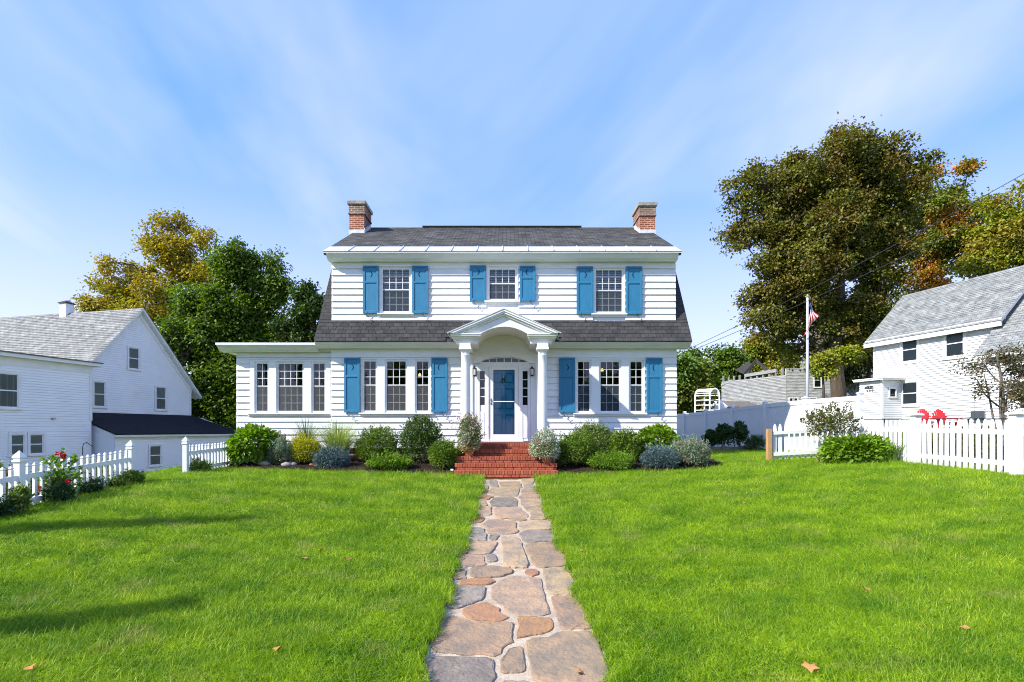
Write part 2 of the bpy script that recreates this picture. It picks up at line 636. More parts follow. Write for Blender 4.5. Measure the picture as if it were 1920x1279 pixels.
def put(name, me, parent=None, loc=(0, 0, 0), rot=(0, 0, 0), bevel=0, local=False, scale=None, kind=None):
    """link a mesh object; loc in world coordinates unless local (then in the parent's frame)"""
    o = bpy.data.objects.new(name, me)
    COL.objects.link(o)
    o.location = loc
    o.rotation_euler = rot
    if scale:
        o.scale = scale
    M = Matrix.Translation(loc) @ Euler(rot).to_matrix().to_4x4()
    if parent is not None:
        o.parent = parent
        if local:
            WM[o.name] = WM[parent.name] @ M
        else:
            o.matrix_parent_inverse = WM[parent.name].inverted()
            WM[o.name] = M
    else:
        WM[o.name] = M
    if bevel:
        b = o.modifiers.new('bevel', 'BEVEL')
        b.width = bevel
        b.segments = 2
        b.limit_method = 'ANGLE'
        b.angle_limit = R(40)
    if kind:
        o['kind'] = kind
    return o


def tag(o, label, cat, group=None):
    o['label'] = label
    o['category'] = cat
    if group:
        o['group'] = group
    return o


def thing(name, label, cat, loc=(0, 0, 0), rz=0.0, group=None):
    o = bpy.data.objects.new(name, None)
    COL.objects.link(o)
    o.empty_display_size = 0.2
    o.location = loc
    o.rotation_euler = (0, 0, rz)
    WM[o.name] = Matrix.Translation(loc) @ Matrix.Rotation(rz, 4, 'Z')
    return tag(o, label, cat, group)


def struct(o):
    o['kind'] = 'structure'
    return o


def fast_mesh(name, V, F, mats, tint=None, mi=None, smooth=False):
    """V (n,3) float, F (m,k) int with k = 3 or 4"""
    me = bpy.data.meshes.new(name)
    n, (m, k) = len(V), F.shape
    me.vertices.add(n)
    me.vertices.foreach_set('co', np.ascontiguousarray(V, dtype=np.float32).ravel())
    me.loops.add(m * k)
    me.loops.foreach_set('vertex_index', F.astype(np.int32).ravel())
    me.polygons.add(m)
    me.polygons.foreach_set('loop_start', np.arange(0, m * k, k, dtype=np.int32))
    me.polygons.foreach_set('loop_total', np.full(m, k, dtype=np.int32))
    if isinstance(mats, str):
        mats = [mats]
    for q in mats:
        me.materials.append(MATS[q])
    if mi is not None:
        me.polygons.foreach_set('material_index', mi.astype(np.int32))
    if smooth:
        me.polygons.foreach_set('use_smooth', np.ones(m, dtype=bool))
    if tint is not None:
        a = me.attributes.new('tint', 'FLOAT', 'POINT')
        a.data.foreach_set('value', tint.astype(np.float32))
    me.update()
    me.validate()
    return me


def unit(a):
    return a / (np.linalg.norm(a, axis=-1, keepdims=True) + 1e-9)


def leaves(P, D, Nn, L, Wd, rng, fold=0.25, tint=None):
    """rhombic leaves: P base points, D growth direction, Nn face normals"""
    n = len(P)
    D = unit(D)
    S = unit(np.cross(D, Nn))
    Nr = np.cross(S, D)
    L = L * rng.uniform(.65, 1.25, (n, 1))
    Wd = Wd * rng.uniform(.7, 1.2, (n, 1))
    mid = P + D * L * .45
    V = np.empty((n, 4, 3))
    V[:, 0] = P
    V[:, 1] = mid - S * Wd * .5 + Nr * Wd * fold
    V[:, 2] = P + D * L - Nr * L * .12
    V[:, 3] = mid + S * Wd * .5 + Nr * Wd * fold
    F = (np.arange(n)[:, None] * 4 + np.array([[0, 1, 2, 3]]))
    # split along the midrib
    F = np.concatenate([F[:, [0, 1, 2]], F[:, [0, 2, 3]]], 1).reshape(-1, 3)
    if tint is None:
        tint = rng.random(n)
    return V.reshape(-1, 3), F, np.repeat(tint, 4)

# ------------------------------------------------------------------ the ground sheet
def axis(lo, hi, segs):
    out = []
    for a, b, s in segs:
        out += list(np.arange(a, b - 1e-6, s))
    return np.array([lo] + out + [hi])


gx = axis(-900, 900, [(-500, -100, 80), (-100, -30, 10), (-30, -10, 2), (-10, 12, .5), (12, 32, 2), (32, 100, 10), (100, 500, 80)])
gy = axis(-300, 1500, [(-100, -12, 11), (-12, 2, 2), (2, 20, .5), (20, 40, 2), (40, 120, 10), (120, 900, 90)])
GXX, GYY = np.meshgrid(gx, gy)
_clx, _cly = np.clip(GXX, -160, 160), np.clip(GYY, -90, 320)
GZZ = gz(_clx, _cly) - .16 * ((np.abs(GXX - .07) < .70) & (GYY < 13.3) & (GYY > -12))
nx, ny = len(gx), len(gy)
V = np.stack([GXX, GYY, GZZ], -1).reshape(-1, 3)
ii = (np.arange(ny - 1)[:, None] * nx + np.arange(nx - 1)[None, :]).ravel()
F = np.stack([ii, ii + 1, ii + nx + 1, ii + nx], -1)
struct(put('ground', fast_mesh('ground', V, F, 'green_soil', smooth=True)))

PATH_C, PATH_H = 0.07, 0.69


def path_half(y):
    """the walk flares a little towards the street"""
    return .672 + .075 * np.clip((9.5 - np.asarray(y, float)) / 5.5, 0, 1)



def sheet(name, xs, ys, mask, dz, m, kind='structure'):
    X, Y = np.meshgrid(xs, ys)
    Z = gz(X, Y) + (dz(X, Y) if callable(dz) else dz)
    n = len(xs)
    V = np.stack([X, Y, Z], -1).reshape(-1, 3)
    ii = (np.arange(len(ys) - 1)[:, None] * n + np.arange(n - 1)[None, :]).ravel()
    F = np.stack([ii, ii + 1, ii + n + 1, ii + n], -1)
    if mask is not None:
        c = V[F].mean(1)
        F = F[mask(c[:, 0], c[:, 1])]
        u, inv = np.unique(F, return_inverse=True)
        V = V[u]
        F = inv.reshape(F.shape)
    o = put(name, fast_mesh(name, V, F, m, smooth=True))
    o['kind'] = kind
    return o


path = sheet('path', np.linspace(PATH_C - .79, PATH_C + .79, 14), np.linspace(1.5, 13.36, 60), None, lambda X, Y: -.058 + .006 * np.sin(X * 23) * np.sin(Y * 17), 'mortar_pale')
for sg in (-1, 1):
    ys_ = np.linspace(1.5, 13.34, 160)
    xe = PATH_C + sg * path_half(ys_)
    wob = .014 * np.sin(ys_ * 4.3 + sg) + .010 * np.sin(ys_ * 11.0 + 2 * sg)
    rows = []
    for off, dz_ in ((0.0, -.09), (.008, -.03), (.02, -.004), (.16, -.003), (.45, -.003)):
        rows.append(np.stack([xe + sg * off + wob * (1 if off < .1 else 0), ys_, gz(xe + sg * off, ys_) + dz_], -1))
    V = np.concatenate(rows)
    q = len(ys_)
    ii = (np.arange(4)[:, None] * q + np.arange(q - 1)[None, :]).ravel()
    F = np.stack([ii, ii + 1, ii + q + 1, ii + q], -1)
    if sg > 0:
        F = F[:, ::-1]
    struct(put('turf_edge', fast_mesh('turf_edge', V, F, 'green_soil', smooth=True)))

# flagstones read off the photograph: boxes (x0,x1,y0,y1) in a 3.2x enlargement of the walk
ST = [(570, 700, 60, 100, 0), (513, 552, 56, 98, 1), (455, 497, 84, 132, 0), (505, 682, 95, 146, 0), (700, 768, 46, 74, 0), (705, 775, 78, 104, 1), (700, 790, 106, 134, 0),
      (440, 532, 136, 168, 2), (690, 802, 134, 163, 0), (425, 485, 170, 204, 0), (510, 672, 154, 208, 1), (695, 812, 164, 205, 0), (398, 516, 212, 258, 0), (533, 732, 212, 280, 0),
      (712, 822, 206, 242, 0), (392, 472, 262, 306, 2), (748, 838, 246, 286, 0), (625, 722, 281, 299, 0), (474, 684, 291, 370, 0), (672, 884, 299, 349, 0), (345, 490, 338, 412, 1),
      (502, 552, 374, 404, 1), (692, 918, 353, 418, 1), (338, 534, 414, 488, 0), (588, 712, 392, 568, 0), (748, 974, 430, 564, 0), (320, 478, 498, 562, 0), (480, 534, 492, 530, 1),
      (300, 376, 584, 640, 0), (380, 626, 564, 630, 0), (330, 575, 634, 668, 2), (730, 804, 584, 632, 2), (518, 848, 618, 856, 0), (828, 1026, 574, 722, 0), (252, 455, 676, 798, 1),
      (352, 638, 776, 906, 2), (898, 1100, 742, 940, 0), (668, 880, 862, 990, 3), (205, 642, 862, 1078, 0), (738, 1200, 950, 1250, 0), (578, 714, 1034, 1182, 0), (110, 538, 1092, 1300, 1),
      (540, 780, 1236, 1420, 0), (900, 1320, 1262, 1460, 0), (60, 500, 1330, 1560, 0), (560, 860, 1450, 1640, 2), (900, 1350, 1490, 1700, 1)]
_rr = np.random.default_rng(5)


def on_path(zx, zy):
    px, py = 760 + zx / 3.205, 880 + zy / 3.205
    k = (py - 805) / 1000.0
    Y = 2.18 / (k + .0735)
    return PX(px, Y), Y


BX = []
for x0, x1, y0, y1, kind in ST:
    ya, yb = on_path(0, y1)[1], on_path(0, y0)[1]
    ym = (ya + yb) / 2
    py = 805 + (1.2 - (-.98 + .0735 * ym)) / ym * 1000
    xa, xb = PX(760 + x0 / 3.205, ym), PX(760 + x1 / 3.205, ym)
    xa, xb = max(xa, PATH_C - float(path_half(ym))), min(xb, PATH_C + float(path_half(ym)))
    BX.append(((xa + xb) / 2, ym, max(.03, (xb - xa) / 2), max(.03, (yb - ya) / 2), _rr.uniform(-.16, .16)))
BXA = np.array(BX)


def box_sdf(x, y):
    """distance to every stone's rough block (a little skewed)"""
    dx_ = x - BXA[:, 0]
    dy_ = y - BXA[:, 1]
    c, s = np.cos(BXA[:, 4]), np.sin(BXA[:, 4])
    u, v = np.abs(dx_ * c + dy_ * s), np.abs(-dx_ * s + dy_ * c)
    r = np.minimum(BXA[:, 2], BXA[:, 3]) * .35
    a, b_ = u - (BXA[:, 2] - r), v - (BXA[:, 3] - r)
    return np.hypot(np.maximum(a, 0), np.maximum(b_, 0)) + np.minimum(np.maximum(a, b_), 0) - r


for si, (x0, x1, y0, y1, kind) in enumerate(ST):
    n = 34
    vs = []
    bx0, by0, hw_, hh_, _ = BX[si]
    gap = _rr.uniform(.034, .066)
    grow = _rr.uniform(.0, .035)
    ph = _rr.uniform(0, 6.28, 3)
    for i in range(n):
        a = 2 * math.pi * i / n
        ca, sa_ = math.cos(a) * hw_, math.sin(a) * hh_
        r = .3
        while r < 2.2:
            X, Y = bx0 + ca * r, by0 + sa_ * r
            d = box_sdf(X, Y)
            own = d[si]
            d[si] = 9
            if own > grow or own > d.min() - gap or abs(X - PATH_C) > path_half(Y):
                break
            r += .025
        r *= 1 + .02 * math.sin(3 * a + ph[0]) + .015 * math.sin(8 * a + ph[1]) + _rr.uniform(-.018, .018)
        X, Y = bx0 + ca * r, by0 + sa_ * r
        ph_ = float(path_half(Y))
        vs.append((min(max(X, PATH_C - ph_), PATH_C + ph_), Y))
    vs = vs[::-1]
    cxs, cys = sum(v[0] for v in vs) / n, sum(v[1] for v in vs) / n
    h = .022 + _rr.uniform(0, .012)
    cz = g1(cxs, cys) - .067
    mb = MB()
    Vv = []
    tilt_ = _rr.uniform(-.012, .012, 2)
    for fr, hh in ((1.0, -.02), (1.0, h * .7), (.975, h * .95), (.93, h)):
        for v in vs:
            X, Y = cxs + (v[0] - cxs) * fr, cys + (v[1] - cys) * fr
            Vv.append((X - cxs, Y - cys, g1(X, Y) - .067 - cz + hh + tilt_[0] * (X - cxs) + tilt_[1] * (Y - cys) + (_rr.uniform(-.004, .004) if fr < .97 else 0)))
    Ff = []
    for k in range(3):
        for i in range(n):
            Ff.append((k * n + i, k * n + (i + 1) % n, (k + 1) * n + (i + 1) % n, (k + 1) * n + i))
    # reversed order of the outline (seen from above it runs clockwise in depth)
    Ff = [f[::-1] for f in Ff]
    Ff.append(tuple(range(3 * n, 4 * n))[::-1])
    mb.add(Vv, Ff)
    o = mb.build('flagstone', ['stone', 'stone_grey', 'stone_rust', 'stone_rust'][kind], path, loc=(cxs, cys, cz))
    if kind == 3:
        o['label'] = 'small ochre flagstone in the middle of the walk'


# mulch beds
def bed_front(x):
    x = np.asarray(x, float)
    l = 13.42 - .2 * np.exp(-((x + 4.0) / 1.5) ** 2) + .5 * np.clip((-x - 6.6) / .9, 0, 1) + .05 * np.sin(x * 3.1)
    r = 13.52 - .2 * np.exp(-((x - 2.9) / 1.2) ** 2) + .55 * np.clip((x - 4.9) / .9, 0, 1) + .05 * np.sin(x * 2.7)
    return np.where(x < 0, l, r)


def bed_mask(x, y):
    l = (x > -7.45) & (x < -1.32)
    r = (x > 1.28) & (x < 5.75)
    return (l | r) & (y > bed_front(x)) & (y < 16.3)


def bed_h(X, Y):
    d = Y - bed_front(X)
    return .02 + .07 * np.clip(d / .5, 0, 1) + .02 * np.sin(X * 9) * np.sin(Y * 11)


struct(sheet('mulch_bed', np.arange(-7.5, 5.9, .1), np.arange(13.3, 16.3, .08), bed_mask, bed_h, 'mulch'))
# loose mulch chips
nC = 9000
cxp = RNG.uniform(-7.4, 5.7, nC)
cyp = RNG.uniform(13.3, 15.6, nC)
k = bed_mask(cxp, cyp)
cxp, cyp = cxp[k], cyp[k]
P = np.stack([cxp, cyp, gz(cxp, cyp) + bed_h(cxp, cyp) + .008], -1)
D = unit(RNG.normal(size=P.shape) * np.array([1, 1, .35]))
Nn = unit(np.array([0, 0, 1.0]) + RNG.normal(size=P.shape) * .5)
V, F, T = leaves(P, D, Nn, .05, .018, RNG)
mat('chip', (.075, .048, .032), (.03, .02, .014), 30, .95)
_o = put('mulch_chips', fast_mesh('mulch_chips', V, F, 'chip', T))
_o['kind'] = 'stuff'
_o['label'] = 'dark shredded bark mulch over the flower beds'
_o['category'] = 'mulch'

# ------------------------------------------------------------------ the house
W = 15.9
house = thing('colonial_house', 'white clapboard gambrel-roofed house with blue shutters and columned entry', 'house', (-.09, W, .3))
XL, XR = -5.235, 5.06
DXL, DXR = -5.21, 5.03
EL, ER = -5.59, 5.38
RL, RR_ = -5.354, 5.106
YR, ZR = 19.7, 8.65


def cells(x0, x1, z0, z1, holes):
    xs = sorted({x0, x1, *[min(max(h[0], x0), x1) for h in holes], *[min(max(h[1], x0), x1) for h in holes]})
    zs = sorted({z0, z1, *[min(max(h[2], z0), z1) for h in holes], *[min(max(h[3], z0), z1) for h in holes]})
    out = []
    for i in range(len(xs) - 1):
        for j in range(len(zs) - 1):
            cx_, cz_ = (xs[i] + xs[i + 1]) / 2, (zs[j] + zs[j + 1]) / 2
            if any(h[0] < cx_ < h[1] and h[2] < cz_ < h[3] for h in holes):
                continue
            out.append((xs[i], xs[i + 1], zs[j], zs[j + 1]))
    return out


def wall_sheet(mb, x0, x1, z0, z1, holes, y0, y1):
    """front wall with real openings; reveals included"""
    for a, b, c, d in cells(x0, x1, z0, z1, holes):
        mb.quad((a, y0, c), (b, y0, c), (b, y0, d), (a, y0, d))
        mb.quad((a, y1, c), (a, y1, d), (b, y1, d), (b, y1, c))
    for a, b, c, d in holes:
        mb.quad((a, y0, c), (a, y0, d), (a, y1, d), (a, y1, c))
        mb.quad((b, y0, c), (b, y1, c), (b, y1, d), (b, y0, d))
        mb.quad((a, y0, c), (a, y1, c), (b, y1, c), (b, y0, c))
        mb.quad((a, y0, d), (b, y0, d), (b, y1, d), (a, y1, d))


class Win:
    def __init__(s, px0, px1, py0, py1, pm, nc, nu, nl, Yw=W, screen='insect_screen', blind=False):
        s.x0, s.x1 = PX(px0, Yw), PX(px1, Yw)
        s.z1, s.z0 = PZ(py0, Yw), PZ(py1, Yw)
        s.zm = PZ(pm, Yw)
        s.nc, s.nu, s.nl, s.Y, s.screen, s.blind = nc, nu, nl, Yw, screen, blind

    def hole(s, e=.03):
        return (s.x0 - e, s.x1 + e, s.z0 - e, s.z1 + e)


YS = 16.02
sun_w = [Win(481.7, 502, 682, 770.5, 724.5, 2, 3, 3, YS), Win(522.5, 567.5, 682.5, 770.5, 724.5, 4, 3, 3, YS), Win(588, 608.7, 682, 770.5, 724.5, 2, 3, 3, YS)]
left_w = [Win(683, 704.5, 678, 770, 722.5, 2, 3, 3), Win(725.7, 760.7, 678, 770, 722.5, 3, 3, 3), Win(781.7, 803, 678, 770, 722.5, 2, 3, 3)]
right_w = [Win(1083.7, 1105, 678.7, 770.7, 722.5, 2, 3, 3, screen='insect_screen_dark'), Win(1126, 1160.7, 678.7, 770.7, 722.5, 3, 3, 3, screen='insect_screen_dark'),
           Win(1182, 1203, 678.7, 770.7, 722.5, 2, 3, 3, screen='insect_screen_dark')]
dor_w = [Win(718, 767, 505.7, 584, 543.7, 4, 3, 3, blind=True, screen='insect_screen_dark'), Win(918, 965.7, 505.7, 560.7, 532, 4, 2, 2, blind=True, screen='insect_screen_dark'),
         Win(1117.5, 1165.7, 507, 584.5, 545, 4, 3, 3, blind=True, screen='insect_screen_dark')]

# door opening
DX0, DX1 = PX(894.5, W), PX(994, W)
DZ0, DZ1 = .84, PZ(681.5, W)
door_hole = (PX(897, W), PX(991.5, W), DZ0, DZ1)
fan_hole = (PX(897.5, W), PX(989.5, W), DZ1 + .02, PZ(668.5, W))

# brick foundation
mb = MB()
mb.box(XL + .03, XR - .03, W + .06, W + .4, -.4, .64)
mb.box(PX(447, YS), XL, YS + .06, YS + .4, -.4, .66)
mb.build('foundation', 'foundation_brick', house)

# sheathing of the front, with openings
mb = MB()
wall_sheet(mb, XL, XR, .62, 4.4, [w.hole() for w in left_w + right_w] + [door_hole, fan_hole], W, W + .14)
mb.build('front_wall', 'white_paint', house)
mb = MB()
wall_sheet(mb, DXL, DXR, 4.38, 6.35, [w.hole() for w in dor_w], W, W + .14)
mb.box(DXL, DXL + .08, W + .001, 18.2, 4.5, 6.6)
mb.box(DXR - .08, DXR, W + .001, 18.2, 4.5, 6.6)
mb.build('dormer_wall', 'white_paint', house)
SXL = PX(445, YS)
mb = MB()
wall_sheet(mb, SXL, XL + .02, .64, 3.6, [w.hole() for w in sun_w], YS, YS + .14)
mb.box(SXL, SXL + .1, YS + .14, 20.5, -.2, 3.6)
mb.box(SXL, XL, 20.4, 20.5, -.2, 3.6)
mb.build('sunroom_wall', 'white_paint', house)
# gable ends and back
GP = [(W + .15, .3), (23.5, .3), (23.5, 3.6), (21.9, 7.0), (YR, 8.5), (17.5, 7.0), (W + .15, 4.35)]
mb = MB()
mb.prism(GP, XL, XL + .12, 'x')
mb.prism(GP, XR - .12, XR, 'x')
mb.box(XL + .12, XR - .12, 23.38, 23.5, .3, 3.6)
mb.build('gable_wall', 'clapboard', house)
mb = MB()
mb.box(.6, XR - .05, 23.51, 30.5, .3, 5.6)  # unseen wing, added to shade the far end of the privacy fence
mb.prism([(.4, 5.6), (XR + .15, 5.6), ((XR + .75) / 2, 7.0)], 23.52, 30.8, 'y')
mb.build('shade_wing', 'clapboard', house)
# rooms behind the windows
mb = MB()
mb.box(XL + .13, XR - .13, W + .2, 23.3, .70, .78)
mb.box(XL + .13, XR - .13, W + .2, 23.3, 3.45, 3.6)
mb.box(XL + .13, XR - .13, W + .2, 23.3, 6.5, 6.6)
mb.box(XL + .13, XR - .13, 19.4, 19.5, .78, 3.45)
mb.box(XL + .13, XR - .13, 18.9, 19.0, 3.6, 6.5)
mb.box(-1.35, -1.25, W + .2, 19.4, .78, 3.45)
mb.box(1.05, 1.15, W + .2, 19.4, .78, 3.45)
mb.box(SXL + .1, XL - .02, YS + .2, 20.4, .70, .78)
mb.box(SXL + .1, XL - .02, YS + .2, 20.4, 3.45, 3.52)
mb.build('room', 'interior', house)

# clapboards
CB = MB()
CB.prism([(0, 0), (-.044, 0), (-.010, .205), (0, .205)], 0, 1, 'x')
cb_me = CB.mesh('clapboard', 'clapboard')
EXP = .1925


def clap(x0, x1, zlo, zhi, y, blocks, parent, stag=0.0):
    z = zlo
    i = 0
    while z < zhi - .03:
        h = min(EXP, zhi - z)
        segs = [(x0, x1)]
        for a, b, c, d in blocks:
            if c < z + h - .02 and d > z + .02:
                new = []
                for s, e in segs:
                    if b <= s or a >= e:
                        new.append((s, e))
                        continue
                    if a > s:
                        new.append((s, a))
                    if b < e:
                        new.append((b, e))
                segs = new
        for s, e in segs:
            if e - s < .03:
                continue
            parts = [(s, e)]
            if e - s > 3.5:
                c = s + (e - s) * (.3 + .4 * ((i * 37) % 10) / 10)
                parts = [(s, c), (c + .002, e)]
            for s2, e2 in parts:
                o = put('clapboard', cb_me, parent, (s2, y, z + random.uniform(-.003, .003)), (0, random.uniform(-.0012, .0012) / max(1, e2 - s2), 0), scale=(e2 - s2, random.uniform(.94, 1.06), h / EXP))
        z += EXP
        i += 1


def blk(ws, mx=.045, top=.0, bot=.0):
    return (min(w.x0 for w in ws) - mx, max(w.x1 for w in ws) + mx, min(w.z0 for w in ws) - bot, max(w.z1 for w in ws) + top)


CAS = .09     # casing beyond the glass
ent = (PX(884, W), PX(1004, W), .0, 3.8)
clap(XL, XR, .64, 3.42, W - .001, [blk(left_w, .1, .11, .12), blk(right_w, .1, .11, .12), ent], house)
clap(SXL - .015, XL - .01, .66, 3.40, YS - .001, [blk(sun_w, .2, .11, .12)], house)
clap(DXL, DXR, 4.44, 6.16, W - .001, [blk([w], .1, .09, .1) for w in dor_w], house)


# windows
def window(w, parent):
    fw = .055
    y = w.Y
    mb = MB()
    a, b, c, d = w.x0, w.x1, w.z0, w.z1
    for (x0, x1, z0, z1) in ((a - fw, a, c - fw, d + fw), (b, b + fw, c - fw, d + fw), (a, b, d, d + fw), (a, b, c - fw, c)):
        mb.box(x0, x1, y - .012, y + .09, z0, z1)
    win = mb.build('window', 'trim_white', parent)
    MB().box(a, b, y + .006, y + .05, w.zm - .022, w.zm + .022).build('meeting_rail', 'trim_white', win)
    for z0, z1, nr, yy in ((w.zm + .022, d, w.nu, y + .012), (c, w.zm - .022, w.nl, y + .04)):
        bw = .018
        px_ = (b - a) / w.nc
        pz_ = (z1 - z0) / nr
        g = MB()
        for i in range(1, w.nc):
            g.box(a + px_ * i - bw / 2, a + px_ * i + bw / 2, yy - .006, yy + .014, z0, z1)
        for j in range(1, nr):
            for i in range(w.nc):
                g.box(a + px_ * i + (bw / 2 if i else 0), a + px_ * (i + 1) - (bw / 2 if i < w.nc - 1 else 0), yy - .005, yy + .013, z0 + pz_ * j - bw / 2, z0 + pz_ * j + bw / 2)
        g.build('muntins', 'trim_white', win)
        pm = MB()
        pm.quad((0, 0, 0), (px_, 0, 0), (px_, 0, pz_), (0, 0, pz_))
        me = pm.mesh('pane', 'glass')
        for i in range(w.nc):
            for j in range(nr):
                put('pane', me, win, (a + px_ * i, yy + .004, z0 + pz_ * j), (random.uniform(-.006, .006), 0, random.uniform(-.006, .006)))
    if w.screen:
        MB().quad((a, y + .002, c), (b, y + .002, c), (b, y + .002, w.zm), (a, y + .002, w.zm)).build('screen', w.screen, win)
    if w.blind:
        bl = MB()
        z = c + (d - c) * .03
        while z < d:
            bl.quad((a - .02, y + .13, z), (b + .02, y + .13, z), (b + .02, y + .155, z + .04), (a - .02, y + .155, z + .04))
            z += .052
        bl.build('blind', 'blind', win)
    return win


def casing(ws, parent, side, head, sillw=.1, shut=True):
    """flat boards round a bank of windows, with mullion boards between, plus a sill"""
    y = ws[0].Y
    f = .055
    x0, x1 = min(w.x0 for w in ws) - f, max(w.x1 for w in ws) + f
    z0, z1 = min(w.z0 for w in ws) - f, max(w.z1 for w in ws) + f
    mb = MB()
    mb.box(x0 - side, x1 + side, y - .045, y + .02, z1, z1 + head)
    mb.box(x0 - side - .02, x1 + side + .02, y - .07, y + .02, z1 + head, z1 + head + .03)
    mb.box(x0 - side, x0, y - .045, y + .02, z0, z1)
    mb.box(x1, x1 + side, y - .045, y + .02, z0, z1)
    ws = sorted(ws, key=lambda w: w.x0)
    for p, q in zip(ws, ws[1:]):
        mb.box(p.x1 + f, q.x0 - f, y - .045, y + .02, z0, z1)
    mb.build('window_casing', 'trim_white', parent, bevel=.004)
    sl = MB()
    sl.prism([(y + .02, z0), (y - .10, z0 - .012), (y - .10, z0 - .05), (y - .055, z0 - .05), (y - .05, z0 - .11), (y + .02, z0 - .11)], x0 - side - sillw * .5, x1 + side + sillw * .5, 'x')
    sl.build('window_sill', 'trim_white', parent, bevel=.004)


for grp, sd, hd in ((sun_w, .14, .06), (left_w, .04, .06), (right_w, .04, .06)):
    for w in grp:
        window(w, house)
    casing(grp, house, sd, hd)
for w in dor_w:
    window(w, house)
    casing([w], house, .045, .03)
# mullion boards already between; lit lamps inside
for px, py, Yl in ((787, 703, 17.2), (1129, 694, 17.0)):
    lb = MB()
    lb.lathe([(.01, .06), (.04, .02), (.05, -.03), (.035, -.035), (.01, .04)], (PX(px, Yl), Yl, PZ(py, Yl)), 10)
    lb.build('room_lamp', 'lamp_glow', house)
cu = MB()
for w in sun_w[:2]:
    for s, e in ((w.x0 - .05, w.x0 + .12), (w.x1 - .12, w.x1 + .05)):
        for k in range(6):
            xa, xb = s + (e - s) * k / 6, s + (e - s) * (k + 1) / 6
            cu.quad((xa, YS + .28 + .03 * (k % 2), w.z0 - .1), (xb, YS + .28 + .03 * ((k + 1) % 2), w.z0 - .1), (xb, YS + .28 + .03 * ((k + 1) % 2), w.z1 + .1), (xa, YS + .28 + .03 * (k % 2), w.z1 + .1))
cu.build('curtain', 'curtain', house)


# shutters
def shutter(px0, px1, py0, py1, moon):
    y1 = W - .055
    x0, x1, z1, z0 = PX(px0, W - .06), PX(px1, W - .06), PZ(py0, W - .06), PZ(py1, W - .06)
    st = .065
    rail = z0 + (z1 - z0) * (.66 if z1 - z0 < 1.2 else .66)
    mb = MB()
    mb.box(x0, x0 + st, y1 - .04, y1, z0, z1)
    mb.box(x1 - st, x1, y1 - .04, y1, z0, z1)
    mb.box(x0 + st, x1 - st, y1 - .04, y1, z1 - st * .8, z1)
    mb.box(x0 + st, x1 - st, y1 - .04, y1, z0, z0 + st * 1.3)
    mb.box(x0 + st, x1 - st, y1 - .04, y1, rail - .03, rail + .03)
    sh = mb.build('shutter', 'shutter_blue', house, bevel=.005)
    for a, b in ((z0 + st * 1.3, rail - .03), (rail + .03, z1 - st * .8)):
        p = MB()
        p.box(x0 + st, x1 - st, y1 - .022, y1 - .006, a, b)
        p.build('shutter_panel', 'shutter_blue', sh)
    # dark crescent laid on the panel, painting the shade of a cut-out
    cxm, czm, r = (x0 + x1) / 2 + (.012 if moon > 0 else -.012), (rail + z1 - st * .4) / 2, .095
    pts = []
    for i in range(13):
        a = -1.25 + 2.5 * i / 12
        pts.append((cxm + moon * (r * math.cos(a) - r * .55), czm + r * math.sin(a)))
    for i in range(13):
        a = 1.0 - 2.0 * i / 12
        pts.append((cxm + moon * (r * 1.08 * math.cos(a) - r * .95), czm + r * 1.12 * math.sin(a)))
    mo = MB()
    q = [(p[0], y1 - .0235, p[1]) for p in pts]
    for i in range(12):
        mo.quad(q[i], q[i + 1], q[24 - i], q[25 - i]) if True else None
    mo.build('crescent_shade', 'cutout_shade', sh)
    # holdback hook
    hx = x0 + (x1 - x0) * (.3 if moon > 0 else .72)
    d = 1 if moon > 0 else 1
    hk = MB()
    pts = [(hx, y1 - .05, z0 + .03), (hx - .03, y1 - .07, z0 - .03), (hx, y1 - .07, z0 - .08), (hx + .05, y1 - .06, z0 - .11)]
    hk.tube(pts, .008, 5)
    x = hx + .12
    pts = [(x + .06, y1 - .03, z0 - .13), (x, y1 - .04, z0 - .15), (x - .03, y1 - .04, z0 - .19), (x - .01, y1 - .04, z0 - .22), (x + .02, y1 - .04, z0 - .2)]
    hk.tube(pts, .008, 5)
    hk.build('shutter_hook', 'iron_black', sh)


for px0, px1, py0, py1, mn in ((645.7, 675, 670.7, 773.7, 1), (810, 839, 671, 773.7, -1), (1048, 1078, 671, 774, 1), (1211.7, 1241.7, 671.5, 774.3, -1),
                               (680.7, 710, 498.7, 588, 1), (773, 803, 498.7, 588.2, -1), (881, 911, 498, 565, 1), (974.5, 1003.7, 498.7, 565, -1),
                               (1081, 1112, 500, 589.5, 1), (1173.7, 1203.7, 500, 589.8, -1)):
    shutter(px0, px1, py0, py1, mn)

# eaves and friezes
def eave_profile(yw, yf, zb, zt):
    d = yw - yf
    return [(yw, zb), (yf + d * .38, zb), (yf + d * .36, zb + .02), (yf + d * .30, zb + .03), (yf + d * .22, zb + .055), (yf + d * .10, zt - .05), (yf + d * .04, zt - .03), (yf, zt - .025), (yf, zt), (yw, zt)]


mb = MB()
mb.prism(eave_profile(W + .1, 15.49, 3.59, 3.745), EL, -1.38, 'x')
mb.prism(eave_profile(W + .1, 15.49, 3.59, 3.745), 1.24, ER, 'x')
mb.build('eave_cornice', 'trim_white', house)
MB().box(XL, ent[0] - .002, W - .028, W - .0005, 3.37, 3.588).build('frieze_board', 'trim_white', house)
MB().box(ent[1] + .002, XR, W - .028, W - .0005, 3.37, 3.588).build('frieze_board', 'trim_white', house)
mb = MB()
zt = 6.365
pf = eave_profile(W + .1, 15.53, 6.17, zt)
mb.prism(pf, RL + .08, RR_ - .08, 'x')
mb.box(RL, RR_, 15.525, W, zt - .022, zt - .001)
mb.build('dormer_cornice', 'trim_white', house)
MB().box(DXL, DXR, W - .03, W - .0005, 6.03, 6.168).build('dormer_frieze', 'trim_white', house)
